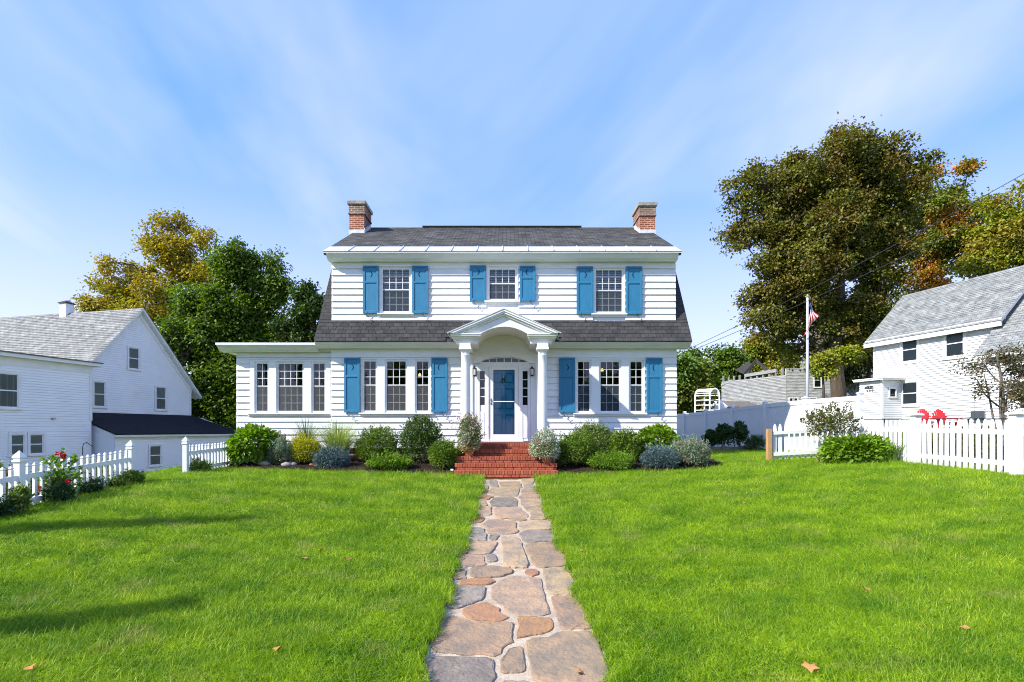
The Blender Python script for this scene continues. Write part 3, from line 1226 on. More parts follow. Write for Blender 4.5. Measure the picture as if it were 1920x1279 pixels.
# sunroom roof and cornice
S_Y = 15.62
SEL = PX(406, S_Y)
mb = MB()
mb.prism(eave_profile(YS + .05, S_Y, 3.50, 3.665), SEL, EL - .004, 'x')
mb.box(SEL, EL - .004, YS + .05, 20.7, 3.52, 3.665)
mb.box(EL - .004, XL - .003, W + .02, 20.7, 3.52, 3.59)
mb.build('sunroom_cornice', 'trim_white', house)
MB().box(SEL - .02, EL - .006, S_Y - .03, 20.75, 3.669, 3.735).build('sunroom_roof', 'trim_white', house)
MB().box(SXL - .005, XL - .012, YS - .03, YS - .0005, 3.36, 3.498).build('frieze_board', 'trim_white', house)

# lower roof slope: separate shingles on the strip under the dormer wall, side strips joined
TAN = 1.63
sl_len = math.hypot(1, TAN)


def low_pt(x, t):
    """t = metres up the slope from the eave"""
    return (x, 15.455 + t / sl_len, 3.75 + t * TAN / sl_len)


sa = math.atan(TAN)
mb = MB()
under = [(15.47, 3.74), (15.455 + .78 / sl_len, 3.74 + .78 * TAN / sl_len), (W + .2, 4.30), (W + .2, 3.76)]
mb.prism(under, EL, -1.38, 'x')
mb.prism(under, 1.24, ER, 'x')
for a, b in ((EL, DXL - .002), (DXR + .002, ER)):
    mb.prism([(15.86, 4.40), (17.5, 7.08), (17.75, 7.0), (16.1, 4.3)], a, b, 'x')
mb.build('lower_roof_deck', 'shingle_side', house)
SW, SE = .2235, .142
sm = MB()
sm.prism([(0, 0), (-.0, .19), (-.006, .19), (-.019, 0)], .003, SW - .006, 'x')
sm_me = sm.mesh('shingle', 'shingle_dark')
cnt = 0
for r_ in range(6):
    t = r_ * SE
    off = (r_ % 2) * SW * .5 + random.uniform(-.03, .03)
    x = EL - off
    while x < ER - .02:
        x0 = max(x, EL)
        x1 = min(x + SW, ER)
        xm_ = (x0 + x1) / 2
        if x1 - x0 > .03 and abs(xm_ + .075) > (4.50 - (3.75 + t * TAN / sl_len)) / .43 - .16:
            p = low_pt(x0, t)
            put('shingle', sm_me, house, (p[0], p[1] - .004 - random.uniform(0, .003), p[2]), (sa - math.pi / 2, 0, 0), scale=((x1 - x0) / SW, 1, 1 if r_ < 5 else .42))
            cnt += 1
        x += SW
mb = MB()
for a, b in ((EL, DXL - .004), (DXR + .004, ER)):
    for r_ in range(5, 28):
        t = r_ * SE
        p, q = low_pt(0, t), low_pt(0, t + SE * 1.15)
        xs = [a]
        x = a + (.1 if r_ % 2 else .2)
        while x < b:
            xs.append(x)
            x += SW
        xs.append(b)
        for x0, x1 in zip(xs, xs[1:]):
            if x1 - x0 < .02:
                continue
            d = random.uniform(.010, .016)
            mb.add([(x0 + .002, p[1] - d, p[2]), (x1 - .002, p[1] - d, p[2]), (x1 - .002, q[1] - .004, q[2]), (x0 + .002, q[1] - .004, q[2]), (x0 + .002, p[1], p[2]), (x1 - .002, p[1], p[2])], [(0, 1, 2, 3), (4, 5, 1, 0)])
mb.build('shingles', 'shingle_side', house, kind='stuff')

# dormer roof
SLP = (ZR - zt) / (YR - 15.52)
up_len = math.hypot(1, SLP)
ua = math.atan(SLP)
mb = MB()
mb.prism([(15.53, zt), (YR, ZR - .01), (YR, ZR - .12), (15.65, zt - .06)], RL, RR_, 'x')
mb.prism([(YR, ZR - .01), (YR, ZR - .12), (23.6, 6.4), (23.75, 6.45)], RL, RR_, 'x')
# main gambrel upper slope showing beside the dormer roof, and the back slope
mb.prism([(17.5, 7.15), (YR + .1, ZR - .02), (YR + .1, ZR - .14), (17.5, 7.02)], EL + .1, ER - .1, 'x')
mb.prism([(21.9, 7.15), (23.9, 3.76), (23.8, 3.7), (21.8, 7.05)], EL, ER, 'x')
mb.build('roof_deck', 'shingle_side', house)
# shingle courses laid on a tilted frame
uf = MB()
ncr = 29
L_up = (YR - 15.52) * up_len
t0 = .64 * up_len
for i in range(ncr):
    a = t0 + (L_up - t0) * i / ncr
    b = t0 + (L_up - t0) * (i + 1) / ncr
    uf.add([(RL, a, .016), (RR_, a, .016), (RR_, b + .01, .004), (RL, b + .01, .004), (RL, a, 0), (RR_, a, 0)], [(0, 1, 2, 3), (4, 5, 1, 0)])
uf.build('roof_shingles', 'shingle_upper', house, (0, 15.52, zt + .002), (ua, 0, 0), kind='stuff')
MB().box(-3.1, 2.75, YR - .12, YR + .12, ZR - .0, ZR + .03).build('ridge_vent', 'shingle_side', house)
# metal eave strip with standing seams
npan = 14
pw = (RR_ - RL) / npan
pm = MB()
pm.box(0, pw - .004, 0, t0 + .015, 0, .012)
pm_me = pm.mesh('metal_panel', 'metal_pale')
rib = MB()
rib.box(-.012, .012, 0, t0, .0, .035)
rib_me = rib.mesh('seam', 'metal_pale')
for i in range(npan):
    p = put('metal_panel', pm_me, house, (RL + i * pw, 15.515, zt + .006), (ua, 0, 0))
    if i:
        put('seam', rib_me, p, (RL + i * pw, 15.515, zt + .012), (ua, 0, 0))


# chimneys
def chimney(x0, x1, y0, y1, zb, zt_):
    mb = MB()
    mb.box(x0 + .03, x1 - .03, y0 + .03, y1 - .03, zb, zt_ - .46)
    mb.box(x0 - .005, x1 + .005, y0 - .005, y1 + .005, zt_ - .46, zt_ - .40)
    mb.box(x0 + .012, x1 - .012, y0 + .012, y1 - .012, zt_ - .40, zt_ - .12)
    c = mb.build('chimney', 'chimney_brick', house, bevel=.006)
    MB().box(x0 - .035, x1 + .035, y0 - .035, y1 + .035, zt_ - .12, zt_).build('cap', 'chimney_cap', c, bevel=.012)
    fl = MB()
    zf = 6.37 + SLP * (y0 - 15.52)
    fl.box(x0 + .02, x1 - .02, y0 + .008, y0 + .028, zf - .08, zf + .13)
    xs = x0 + .012 if x0 > 0 else x1 - .03
    for i in range(4):
        ya = y0 + .03 + i * .2
        fl.box(xs, xs + .018, ya, ya + .2, zf + i * .1, zf + .2 + i * .11)
    fl.build('flashing', 'flashing', c)


chimney(4.60, 5.19, 18.5, 19.45, 6.3, 9.07)
chimney(-5.50, -4.92, 18.5, 19.45, 3.0, 9.13)

# ---------------------------------------------------------------- entry: portico, door, columns
def arch(cx_, z0, a, b, n=24, t0=0.0, t1=math.pi):
    return [(cx_ - a * math.cos(t0 + (t1 - t0) * i / n), z0 + b * math.sin(t0 + (t1 - t0) * i / n)) for i in range(n + 1)]


PC = -.075
# flat plaster field behind the portico
mb = MB()
a0, a1 = ent[0], ent[1]
fieldz = 4.3
oa = arch(PC, DZ1 - .005, .745, .205)
mb.prism([(p[0], p[1]) for p in ([(a0, fieldz), (a0, DZ1 - .005)] + oa + [(a1, DZ1 - .005), (a1, fieldz)])][::-1], W - .018, W - .001, 'y')
mb.box(a0, DX0 - .01, W - .018, W - .001, .84, DZ1 - .006)
mb.box(DX1 + .01, a1, W - .018, W - .001, .84, DZ1 - .006)
mb.build('entry_panel', 'trim_white', house)
# arch casing round the fanlight
mb = MB()
o_, i_ = arch(PC, DZ1 - .005, .92, .385), arch(PC, DZ1 - .005, .735, .195)
for k in range(24):
    q = [o_[k], o_[k + 1], i_[k + 1], i_[k]]
    mb.prism([(p[0], p[1]) for p in q], W - .055, W - .019, 'y')
mb.build('arch_casing', 'trim_white', house)
# fanlight
fan = MB()
fo, fi = arch(PC, DZ1 + .02, .72, .165), arch(PC, DZ1 + .035, .66, .125)
for k in range(24):
    fan.prism([fo[k], fo[k + 1], fi[k + 1], fi[k]], W - .01, W + .04, 'y')
fan.box(PC - .74, PC + .74, W - .03, W + .04, DZ1 - .03, DZ1 + .035)
for dx in (-.44, -.22, 0, .22, .44):
    fan.box(PC + dx - .01, PC + dx + .01, W - .012, W + .03, DZ1 + .03, DZ1 + .035 + .135 * math.sqrt(max(0, 1 - (dx / .68) ** 2)))
fanl = fan.build('fanlight', 'trim_white', house)
xs = [-.62, -.44, -.22, 0, .22, .44, .62]
for a, b in zip(xs, xs[1:]):
    za = DZ1 + .035 + .125 * math.sqrt(max(0, 1 - (a / .66) ** 2))
    zb = DZ1 + .035 + .125 * math.sqrt(max(0, 1 - (b / .66) ** 2))
    MB().add([(PC + a, W + .015, DZ1 + .03), (PC + b, W + .015, DZ1 + .03), (PC + b, W + .015, zb), (PC + a, W + .015, za)], [(0, 1, 2, 3)]).build('pane', 'glass', fanl)
# door surround: sidelights
for px0, px1, ga, gb in ((894.5, 916.5, 899.7, 909), (972, 994, 980, 989.3)):
    mb = MB()
    x0, x1 = PX(px0, W), PX(px1, W)
    xa, xb = PX(ga, W), PX(gb, W)
    zt2, zb2 = PZ(696, W), PZ(759.6, W)
    mb.box(x0, xa, W - .03, W + .06, DZ0 - .02, DZ1 - .03)
    mb.box(xb, x1, W - .03, W + .06, DZ0 - .02, DZ1 - .03)
    mb.box(xa, xb, W - .015, W + .06, zt2, DZ1 - .03)
    mb.box(xa, xb, W - .005, W + .06, DZ0 - .02, zb2)
    mb.box(xa + .02, xb - .02, W - .02, W - .0055, DZ0 + .1, zb2 - .2)
    sl_ = mb.build('sidelight', 'trim_white', house, bevel=.004)
    hh = (zt2 - zb2) / 4
    for k in range(4):
        MB().quad((xa, W + .02, zb2 + hh * k), (xb, W + .02, zb2 + hh * k), (xb, W + .02, zb2 + hh * (k + 1)), (xa, W + .02, zb2 + hh * (k + 1))).build('pane', 'glass', sl_)
        if k:
            MB().box(xa, xb, W + .0, W + .03, zb2 + hh * k - .013, zb2 + hh * k + .013).build('muntin', 'trim_white', sl_)
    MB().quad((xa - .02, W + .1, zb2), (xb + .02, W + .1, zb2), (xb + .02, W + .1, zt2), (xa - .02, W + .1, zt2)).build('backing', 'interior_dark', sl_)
MB().box(PX(916.5, W) - .01, PX(972, W) + .01, W - .025, W + .06, PZ(688, W), DZ1 - .031).build('door_head', 'trim_white', house)
MB().box(DX0 - .02, DX1 + .02, W - .09, W + .1, .826, .86).build('door_sill', 'trim_white', house, bevel=.006)
# blue door
dx0, dx1, dz0, dz1 = PX(919, W), PX(970, W), .862, PZ(689, W)
mb = MB()
mb.box(dx0, dx1, W + .085, W + .12, dz0, dz1)
door = mb.build('door', 'door_blue', house)
dw = dx1 - dx0
for (fx0, fx1, fz0, fz1) in ((.13, .46, .06, .36), (.54, .87, .06, .36), (.13, .46, .43, .72), (.54, .87, .43, .72), (.13, .46, .79, .93), (.54, .87, .79, .93)):
    x0, x1 = dx0 + dw * fx0, dx0 + dw * fx1
    z0, z1 = dz0 + (dz1 - dz0) * fz0, dz0 + (dz1 - dz0) * fz1
    p = MB()
    e = .05
    yb, yf = W + .083, W + .062
    p.add([(x0, yb, z0), (x1, yb, z0), (x1, yb, z1), (x0, yb, z1), (x0 + .018, yf, z0 + .018), (x1 - .018, yf, z0 + .018), (x1 - .018, yf, z1 - .018), (x0 + .018, yf, z1 - .018),
           (x0 + e, yb - .004, z0 + e), (x1 - e, yb - .004, z0 + e), (x1 - e, yb - .004, z1 - e), (x0 + e, yb - .004, z1 - e)],
          [(0, 1, 5, 4), (1, 2, 6, 5), (2, 3, 7, 6), (3, 0, 4, 7), (4, 5, 9, 8), (5, 6, 10, 9), (6, 7, 11, 10), (7, 4, 8, 11), (8, 9, 10, 11)])
    p.build('door_panel', 'door_blue', door)
kx, kz = PX(944, W), PZ(710, W)
kn = MB()
kn.lathe([(.0, .09), (.03, .07), (.035, .03), (.02, 0), (.045, -.04), (.035, -.09), (.0, -.1)], (kx, W + .06, kz), 12)
kn.build('knocker', 'brass', door)
# storm door
sx0, sx1, sz0, sz1 = PX(917, W), PX(971.7, W), .865, PZ(687.5, W)
gx0, gx1, gz0_, gz1_ = PX(925, W), PX(965, W), PZ(814.6, W), PZ(693.8, W)
mb = MB()
for q in ((sx0, gx0, sz0, sz1), (gx1, sx1, sz0, sz1), (gx0, gx1, gz1_, sz1), (gx0, gx1, sz0, gz0_)):
    mb.box(q[0], q[1], W - .0, W + .035, q[2], q[3])
zb_ = PZ(753, W)
mb.box(gx0, gx1, W + .004, W + .03, zb_ - .014, zb_ + .014)
storm = mb.build('storm_door', 'vinyl_white', house, bevel=.004)
for a, b in ((gz0_, zb_ - .014), (zb_ + .014, gz1_)):
    MB().quad((gx0, W + .015, a), (gx1, W + .015, a), (gx1, W + .015, b), (gx0, W + .015, b)).build('pane', 'storm_glass', storm)
hb = MB()
hx = PX(921, W)
hb.tube([(hx, W - .01, zb_ + .06), (hx, W - .05, zb_ + .04), (hx, W - .055, zb_ - .03), (hx, W - .01, zb_ - .06)], .011, 6)
hb.box(hx - .016, hx + .016, W - .012, W - .001, zb_ - .1, zb_ + .09)
hb.build('handle', 'steel', storm)

# columns on plinths
YC = 14.72
COLX = (-1.139, .985)
for x in COLX:
    mb = MB()
    prof = [(.165, 0), (.165, .05), (.15, .06), (.17, .085), (.15, .115), (.138, .13)]
    for i in range(11):
        t = i / 10
        prof.append((.138 - .022 * t * t, .13 + (2.30 - .13) * t))
    prof += [(.128, 2.32), (.128, 2.345), (.114, 2.355), (.114, 2.42), (.14, 2.45), (.15, 2.48)]
    mb.lathe(prof, (x, YC, .905), 28)
    c = mb.build('column', 'trim_white', house, smooth=True)
    m = c.modifiers.new('edge', 'EDGE_SPLIT')
    m.split_angle = R(35)
    MB().box(x - .18, x + .18, YC - .18, YC + .18, .827, .906).build('plinth', 'trim_white', c)
    cp = MB()
    cp.box(x - .165, x + .165, YC - .165, YC + .165, 3.386, 3.45)
    cp.build('capital', 'trim_white', c)
    # half pilaster on the wall behind
    MB().box(x - .13, x + .13, W - .05, W - .019, .83, 3.6).build('pilaster', 'trim_white', house)
YP = 14.5
for x0, x1 in ((-1.55, -.70), (.555, 1.407)):
    cxm = COLX[0] if x0 < 0 else COLX[1]
    mb = MB()
    mb.box(cxm - .15, cxm + .15, YC - .15, W - .06, 3.452, 3.56)
    out = -1 if x0 < 0 else 1
    xi, xo = (x1, x0) if x0 < 0 else (x0, x1)
    # cornice block with stepped crown on the front and both sides
    for k, (ins, za, zb2) in enumerate(((.17, 3.56, 3.64), (.13, 3.64, 3.665), (.10, 3.665, 3.70), (.06, 3.70, 3.74), (.02, 3.74, 3.785), (0, 3.785, 3.815))):
        mb.box(min(x0, x1) + ins * (1 if x0 < 0 else .55), max(x0, x1) - ins * (.55 if x0 < 0 else 1), YP + ins, W - .02, za, zb2 - .0005)
    mb.build('entablature', 'trim_white', house)
# gable of the portico
AP = (PC, 4.455)
LE, RE = (-1.60, 3.80), (1.46, 3.80)
mb = MB()


def rake(mb, dz_top, dz_bot, y0, y1, e=0.0):
    for E, sg in ((LE, -1), (RE, 1)):
        ex = E[0] - sg * e
        ez = E[1] + e * (AP[1] - E[1]) / abs(AP[0] - E[0])
        s = (AP[1] - E[1]) / abs(AP[0] - E[0])
        poly = [(ex, max(ez - dz_top, 3.8165)), (AP[0], AP[1] - dz_top), (AP[0], AP[1] - dz_bot)]
        # foot of the lower edge where it meets the cornice top
        zb2 = 3.8165
        xb = AP[0] + sg * (AP[1] - dz_bot - zb2) / s
        poly.append((xb, zb2))
        if poly[0][1] > zb2 + 1e-4:
            poly.append((ex, zb2))
        if sg > 0:
            poly = poly[::-1]
        mb.prism(poly, y0, y1, 'y')


rake(mb, .0, .05, YP - .045, W - .02)
rake(mb, .052, .10, YP - .02, W - .02)
rake(mb, .102, .155, YP + .03, W - .02)
mb.build('raking_cornice', 'trim_white', house)
mb = MB()
for E, sg in ((LE, -1), (RE, 1)):
    a = [(E[0] + sg * .012, E[1] + .004), (AP[0], AP[1] + .006), (AP[0], AP[1] + .030), (E[0] + sg * .02, E[1] + .022)]
    mb.prism(a if sg < 0 else a[::-1], YP - .06, W - .02, 'y')
mb.build('portico_roof', 'metal_pale', house)
# tympanum with a segmental arch, and the barrel vault behind it
ax0, ax1 = -.700, .553
acx, ah = (ax0 + ax1) / 2, (ax1 - ax0) / 2
rise = .19
RAD = (ah * ah + rise * rise) / (2 * rise)


def arch_z(x):
    return 3.815 + math.sqrt(max(0, RAD * RAD - (x - acx) ** 2)) - (RAD - rise)


def rake_z(x):
    s = (AP[1] - LE[1]) / abs(AP[0] - LE[0]) if x < AP[0] else (AP[1] - RE[1]) / abs(AP[0] - RE[0])
    return AP[1] - .13 - s * abs(x - AP[0])


mb = MB()
xs = np.linspace(-1.2, 1.05, 61)
yf = YP + .075
for xa, xb in zip(xs, xs[1:]):
    za = arch_z(xa) if ax0 < xa < ax1 else 3.816
    zb2 = arch_z(xb) if ax0 < xb < ax1 else 3.816
    ta, tb = rake_z(xa), rake_z(xb)
    if ta <= za and tb <= zb2:
        continue
    ta, tb = max(ta, za), max(tb, zb2)
    mb.quad((xa, yf, za), (xb, yf, zb2), (xb, yf, tb), (xa, yf, ta))
xs = np.linspace(ax0, ax1, 33)
for xa, xb in zip(xs, xs[1:]):
    mb.quad((xa, yf, arch_z(xa)), (xa, W - .02, arch_z(xa)), (xb, W - .02, arch_z(xb)), (xb, yf, arch_z(xb)))
mb.build('tympanum', 'trim_white', house)

# ---------------------------------------------------------------- brick steps
steps = thing('brick_steps', 'five red brick steps leading up to the blue front door', 'steps', (PC + .07, 14.2, 0))
SX0, SX1 = -1.32, 1.28
TR, RI = .28, .165
mb = MB()
for k in range(5):
    mb.box(SX0 + .01, SX1 - .01, 14.468 - TR * k, W - .03 if k == 0 else 14.475 - TR * (k - 1), -.25, .825 - RI * k - .004)
mb.build('step_core', 'mortar_red', steps)
hb_ = MB()
hb_.box(0, .0565, 0, .19, 0, .098)
hb_me = hb_.mesh('brick', 'brick_red')
st_ = MB()
st_.box(0, .193, 0, .09, 0, .053)
st_me = st_.mesh('brick', 'brick_red')
for k in range(5):
    z = .825 - RI * k
    x = SX0 - .004
    while x < SX1 - .03:
        put('brick', hb_me, steps, (x, 14.445 - TR * k + random.uniform(-.006, .006), z - .098 + random.uniform(-.0015, .0025)), (0, 0, random.uniform(-.01, .01)))
        x += .0672
    if k < 5:
        x = SX0 + .004 + (k % 2) * .05
        while x < SX1 - .1:
            put('brick', st_me, steps, (x, 14.452 - TR * k + random.uniform(-.003, .003), z - .163), (0, 0, 0), scale=(min(1, (SX1 - .01 - x) / .196), 1, 1))
            x += .206
# ---------------------------------------------------------------- wall lanterns
for px, lab in ((890, 'black wall lantern beside the left sidelight of the blue door'), (997.5, 'black wall lantern beside the right sidelight of the blue door')):
    x, z, y = PX(px, W - .1), PZ(698, W - .1), W - .13
    t = thing('wall_lantern', lab, 'lantern', (x, W - .02, z), group='entry lanterns')
    mb = MB()
    mb.box(x - .035, x + .035, W - .035, W - .019, z - .1, z + .1)
    mb.tube([(x, W - .03, z + .02), (x, W - .1, z + .16), (x, y, z + .15)], .008, 6)
    mb.build('bracket', 'iron_black', t)
    mb = MB()
    mb.lathe([(.07, .09), (.05, .12), (.02, .15), (.012, .19), (.0, .2)], (x, y, z), 6)
    mb.lathe([(.0, -.14), (.02, -.12), (.05, -.1), (.055, -.085)], (x, y, z), 6)
    for k in range(6):
        a = math.pi * k / 3
        mb.tube([(x + .053 * math.cos(a), y + .053 * math.sin(a), z - .09), (x + .066 * math.cos(a), y + .066 * math.sin(a), z + .095)], .006, 4)
    mb.build('cage', 'iron_black', t)
    mb = MB()
    mb.lathe([(.045, -.085), (.058, .09)], (x, y, z), 6)
    mb.build('lamp_glass', 'lamp_glass', t)

# ================================================================== neighbouring houses
def siding(mb, poly_fn, x0, x1, z0, z1, y, exp=.11, th=.014):
    """stepped courses; poly_fn(z) -> list of (xa, xb) spans at that height"""
    z = z0
    while z < z1 - .02:
        h = min(exp, z1 - z)
        lo, hi = poly_fn(z), poly_fn(z + h)
        for (a, b), (c, d) in zip(lo, hi):
            mb.add([(a, y - th, z), (b, y - th, z), (d, y - .003, z + h), (c, y - .003, z + h), (a, y, z), (b, y, z)], [(0, 1, 2, 3), (4, 5, 1, 0)])
        z += exp


def spans(x0, x1, holes, z, h=.11):
    segs = [(x0, x1)]
    for a, b, c, d in holes:
        if c < z + h * .5 and d > z + h * .5:
            new = []
            for s, e in segs:
                if b <= s or a >= e:
                    new.append((s, e))
                    continue
                if a > s:
                    new.append((s, a))
                if b < e:
                    new.append((b, e))
            segs = new
    return segs


def flat_siding(parent, x0, x1, z0, z1, y, holes, m='siding_white', exp=.11, name='siding', edges=None, th=.034):
    mb = MB()
    z = z0
    while z < z1 - .02:
        h = min(exp, z1 - z)
        e0, e1 = (edges(z), edges(z + h)) if edges else ((x0, x1), (x0, x1))
        for a, b in spans(e0[0], e0[1], holes, z, h):
            c = e1[0] if a == e0[0] else a
            d = e1[1] if b == e0[1] else b
            mb.add([(a, y - th, z), (b, y - th, z), (d, y - .003, z + h), (c, y - .003, z + h), (a, y, z), (b, y, z)], [(0, 1, 2, 3), (4, 5, 1, 0)])
        z += exp
    return mb.build(name, m, parent, local=True, kind='stuff')


def small_window(parent, x0, x1, z0, z1, y, cas=.11, lower=None, curt=None, sash=True, rail=True, m='siding_white'):
    mb = MB()
    for q in ((x0 - cas, x0, z0, z1), (x1, x1 + cas, z0, z1), (x0 - cas, x1 + cas, z1, z1 + cas), (x0 - cas, x1 + cas, z0 - cas, z0)):
        mb.box(q[0], q[1], y - .04, y + .03, q[2], q[3])
    mb.box(x0 - cas - .03, x1 + cas + .03, y - .07, y - .041, z0 - cas, z0 - cas + .05)
    w = mb.build('window', 'trim_white', parent, local=True)
    zm = (z0 + z1) / 2
    if rail:
        MB().box(x0, x1, y - .02, y + .02, zm - .025, zm + .025).build('meeting_rail', 'trim_white', w, local=True)
    fr = MB()
    for q in ((x0, x0 + .03, z0, z1), (x1 - .03, x1, z0, z1), (x0, x1, z1 - .03, z1), (x0, x1, z0, z0 + .03)):
        fr.box(q[0], q[1], y - .012, y + .02, q[2], q[3])
    fr.build('sash', 'trim_white', w, local=True)
    for a, b in ((z0, zm - .025), (zm + .025, z1)):
        MB().quad((x0, y + .0, a), (x1, y + .0, a), (x1, y + .0, b), (x0, y + .0, b)).build('pane', 'glass_far', w, local=True)
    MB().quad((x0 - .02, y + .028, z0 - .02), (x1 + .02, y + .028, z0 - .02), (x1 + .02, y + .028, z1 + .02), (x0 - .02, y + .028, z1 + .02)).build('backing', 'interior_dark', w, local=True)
    if curt:
        a, b = (z0, zm) if curt == 'low' else (z0, z1)
        c = MB()
        n = 8
        for k in range(n):
            xa, xb = x0 + .03 + (x1 - x0 - .06) * k / n, x0 + .03 + (x1 - x0 - .06) * (k + 1) / n
            c.quad((xa, y + .012 + .010 * (k % 2), a + .03), (xb, y + .012 + .010 * ((k + 1) % 2), a + .03), (xb, y + .012 + .010 * ((k + 1) % 2), b - .03), (xa, y + .012 + .010 * (k % 2), b - .03))
        c.build('curtain', 'curtain', w, local=True)
    return w


# ---- left neighbour (gabled block, flat-roofed wing, lean-to)
GB = -1.35
ln = thing('gabled_house', 'white gabled neighbour house with grey roof and black-roofed lean-to', 'house', (-19.8, 28.7, GB), math.atan2(.9701, .2425))


def zl(z):
    return z - GB


gw = [(-.60, -.02, zl(4.42), zl(5.52)), (1.04, 1.64, zl(2.32), zl(3.55)), (-2.45, -1.9, zl(2.34), zl(3.56))]
HW, EZ, AZ = 3.42, zl(3.62), zl(7.55)


def gab_edges(z):
    if z <= EZ:
        return (-HW, HW)
    t = min(1, (z - EZ) / (AZ - EZ))
    return (-HW * (1 - t), HW * (1 - t))


mb = MB()
mb.prism([(-HW, 0), (HW, 0), (HW, EZ), (0, AZ), (-HW, EZ)][::-1], .0, 12.0, 'y')
mb.build('wall', 'siding_white', ln, local=True)
flat_siding(ln, -HW, HW, zl(1.2), AZ - .15, -.002, [(a - .1, b + .1, c - .1, d + .1) for a, b, c, d in gw], edges=gab_edges)
for i, (a, b, c, d) in enumerate(gw):
    small_window(ln, a, b, c, d, -.02, .09, curt='low' if i == 1 else None)
MB().box(HW - .12, HW + .012, -.035, -.002, zl(1.0), EZ).build('corner_board', 'trim_white', ln, local=True)
# roof with rake overhang
sl = (AZ - EZ) / HW
mb = MB()
ov = .5
for sg in (-1, 1):
    p = [(0, AZ + .16), (sg * (HW + ov), EZ - ov * sl + .16), (sg * (HW + ov), EZ - ov * sl + .02), (0, AZ + .02)]
    mb.prism(p if sg > 0 else p[::-1], -.32, 12.3, 'y')
mb.build('roof', 'trim_white', ln, local=True)
for sg in (-1, 1):
    ang = math.atan(sl)
    Ls = (HW + ov + .03) * math.hypot(1, sl)
    r = MB()
    n = 40
    for i in range(n):
        a, b = Ls * i / n, Ls * (i + 1) / n
        r.add([(-.35, a, .02), (12.35, a, .02), (12.35, b + .01, .004), (-.35, b + .01, .004), (-.35, a, 0), (12.35, a, 0)], [(0, 1, 2, 3), (4, 5, 1, 0)])
    # local tilted frame: x along ridge (local y of the house), y up the slope
    zz = EZ - ov * sl + .155 - .03 * sl
    o = r.build('roof_shingles', 'shingle_grey', ln, loc=(sg * (HW + ov + .03), 0 if sg > 0 else 12.0, zz), local=True, kind='stuff')
    M3 = Matrix((Vector((0, 1, 0)), Vector((-math.cos(ang), 0, math.sin(ang))), Vector((math.sin(ang), 0, math.cos(ang))))).transposed() if sg > 0 else \
        Matrix((Vector((0, -1, 0)), Vector((math.cos(ang), 0, math.sin(ang))), Vector((-math.sin(ang), 0, math.cos(ang))))).transposed()
    o.rotation_euler = M3.to_euler()
# rake boards
mb = MB()
for sg in (-1, 1):
    p = [(0, AZ + .012), (sg * (HW + .02), EZ + .012 - .02 * sl), (sg * (HW + .02), EZ - .24), (0, AZ - .27)]
    mb.prism(p if sg > 0 else p[::-1], -.05, -.018, 'y')
mb.build('rake_board', 'trim_white', ln, local=True)
# metal vent on the ridge
cb_ = MB()
cb_.box(-.23, .23, 4.8, 5.26, AZ - .25, AZ + .68)
cpo = cb_.build('cupola', 'siding_white', ln, local=True, bevel=.02)
cp2 = MB()
cp2.lathe([(.30, 0), (.28, .04), (.04, .19), (.0, .2)], (0, 5.03, AZ + .68), 4, sq=True)
cp2.build('cupola_roof', 'char_wood', cpo, local=True)
# wing
WY = -1.62
WX1 = -3.82
ww = [(WX1 - 3.95, WX1 - 3.02, zl(2.08), zl(3.42)), (WX1 - 3.26, WX1 - 2.80, zl(.18), zl(.98)), (WX1 - 2.58, WX1 - 2.08, zl(.18), zl(.98))]
mb = MB()
mb.box(WX1 - 9, WX1, WY, 6, 0, zl(4.1))
mb.build('wing_wall', 'siding_white', ln, local=True)
flat_siding(ln, WX1 - 9, WX1 - .1, zl(-1.2), zl(3.85), WY - .002, [(a - .1, b + .1, c - .1, d + .1) for a, b, c, d in ww])
for i, (a, b, c, d) in enumerate(ww):
    small_window(ln, a, b, c, d, WY - .02, .10, curt='all' if i == 0 else None, rail=(i == 0))
mb = MB()
mb.box(WX1 - 9, WX1 + .02, WY - .04, WY - .002, zl(3.78), zl(4.1))
mb.box(WX1 - .12, WX1 + .02, WY - .035, WY - .003, zl(1.6), zl(3.78))
mb.build('wing_trim', 'trim_white', ln, local=True)
mb = MB()
mb.box(WX1 - 9.2, WX1 + .28, WY - .28, 6.2, zl(4.1), zl(4.24))
mb.build('wing_eave', 'trim_white', ln, local=True)
mb = MB()
mb.box(WX1 - 9.25, WX1 + .32, WY - .32, 6.25, zl(4.241), zl(4.29))
mb.build('wing_roof', 'shed_roof', ln, local=True)
vt = MB()
vt.box(WX1 - 1.75, WX1 - 1.6, WY - .1, WY - .015, zl(1.63), zl(1.7))
vt.build('vent_hood', 'steel', ln, local=True)
# lean-to
LX0, LX1, LY = -3.58, 4.3, -2.70
lw = (-1.80, -1.19, zl(-.58), zl(.375))
mb = MB()
mb.prism([(LY, 0), (-.03, 0), (-.03, zl(1.88)), (LY, zl(.93))], LX0, LX1, 'x')
mb.build('lean_to_wall', 'siding_white', ln, local=True)
flat_siding(ln, LX0, LX1, zl(-1.1), zl(.75), LY - .002, [(lw[0] - .1, lw[1] + .1, lw[2] - .1, lw[3] + .1)], exp=.12)
small_window(ln, *lw, LY - .02, .09)
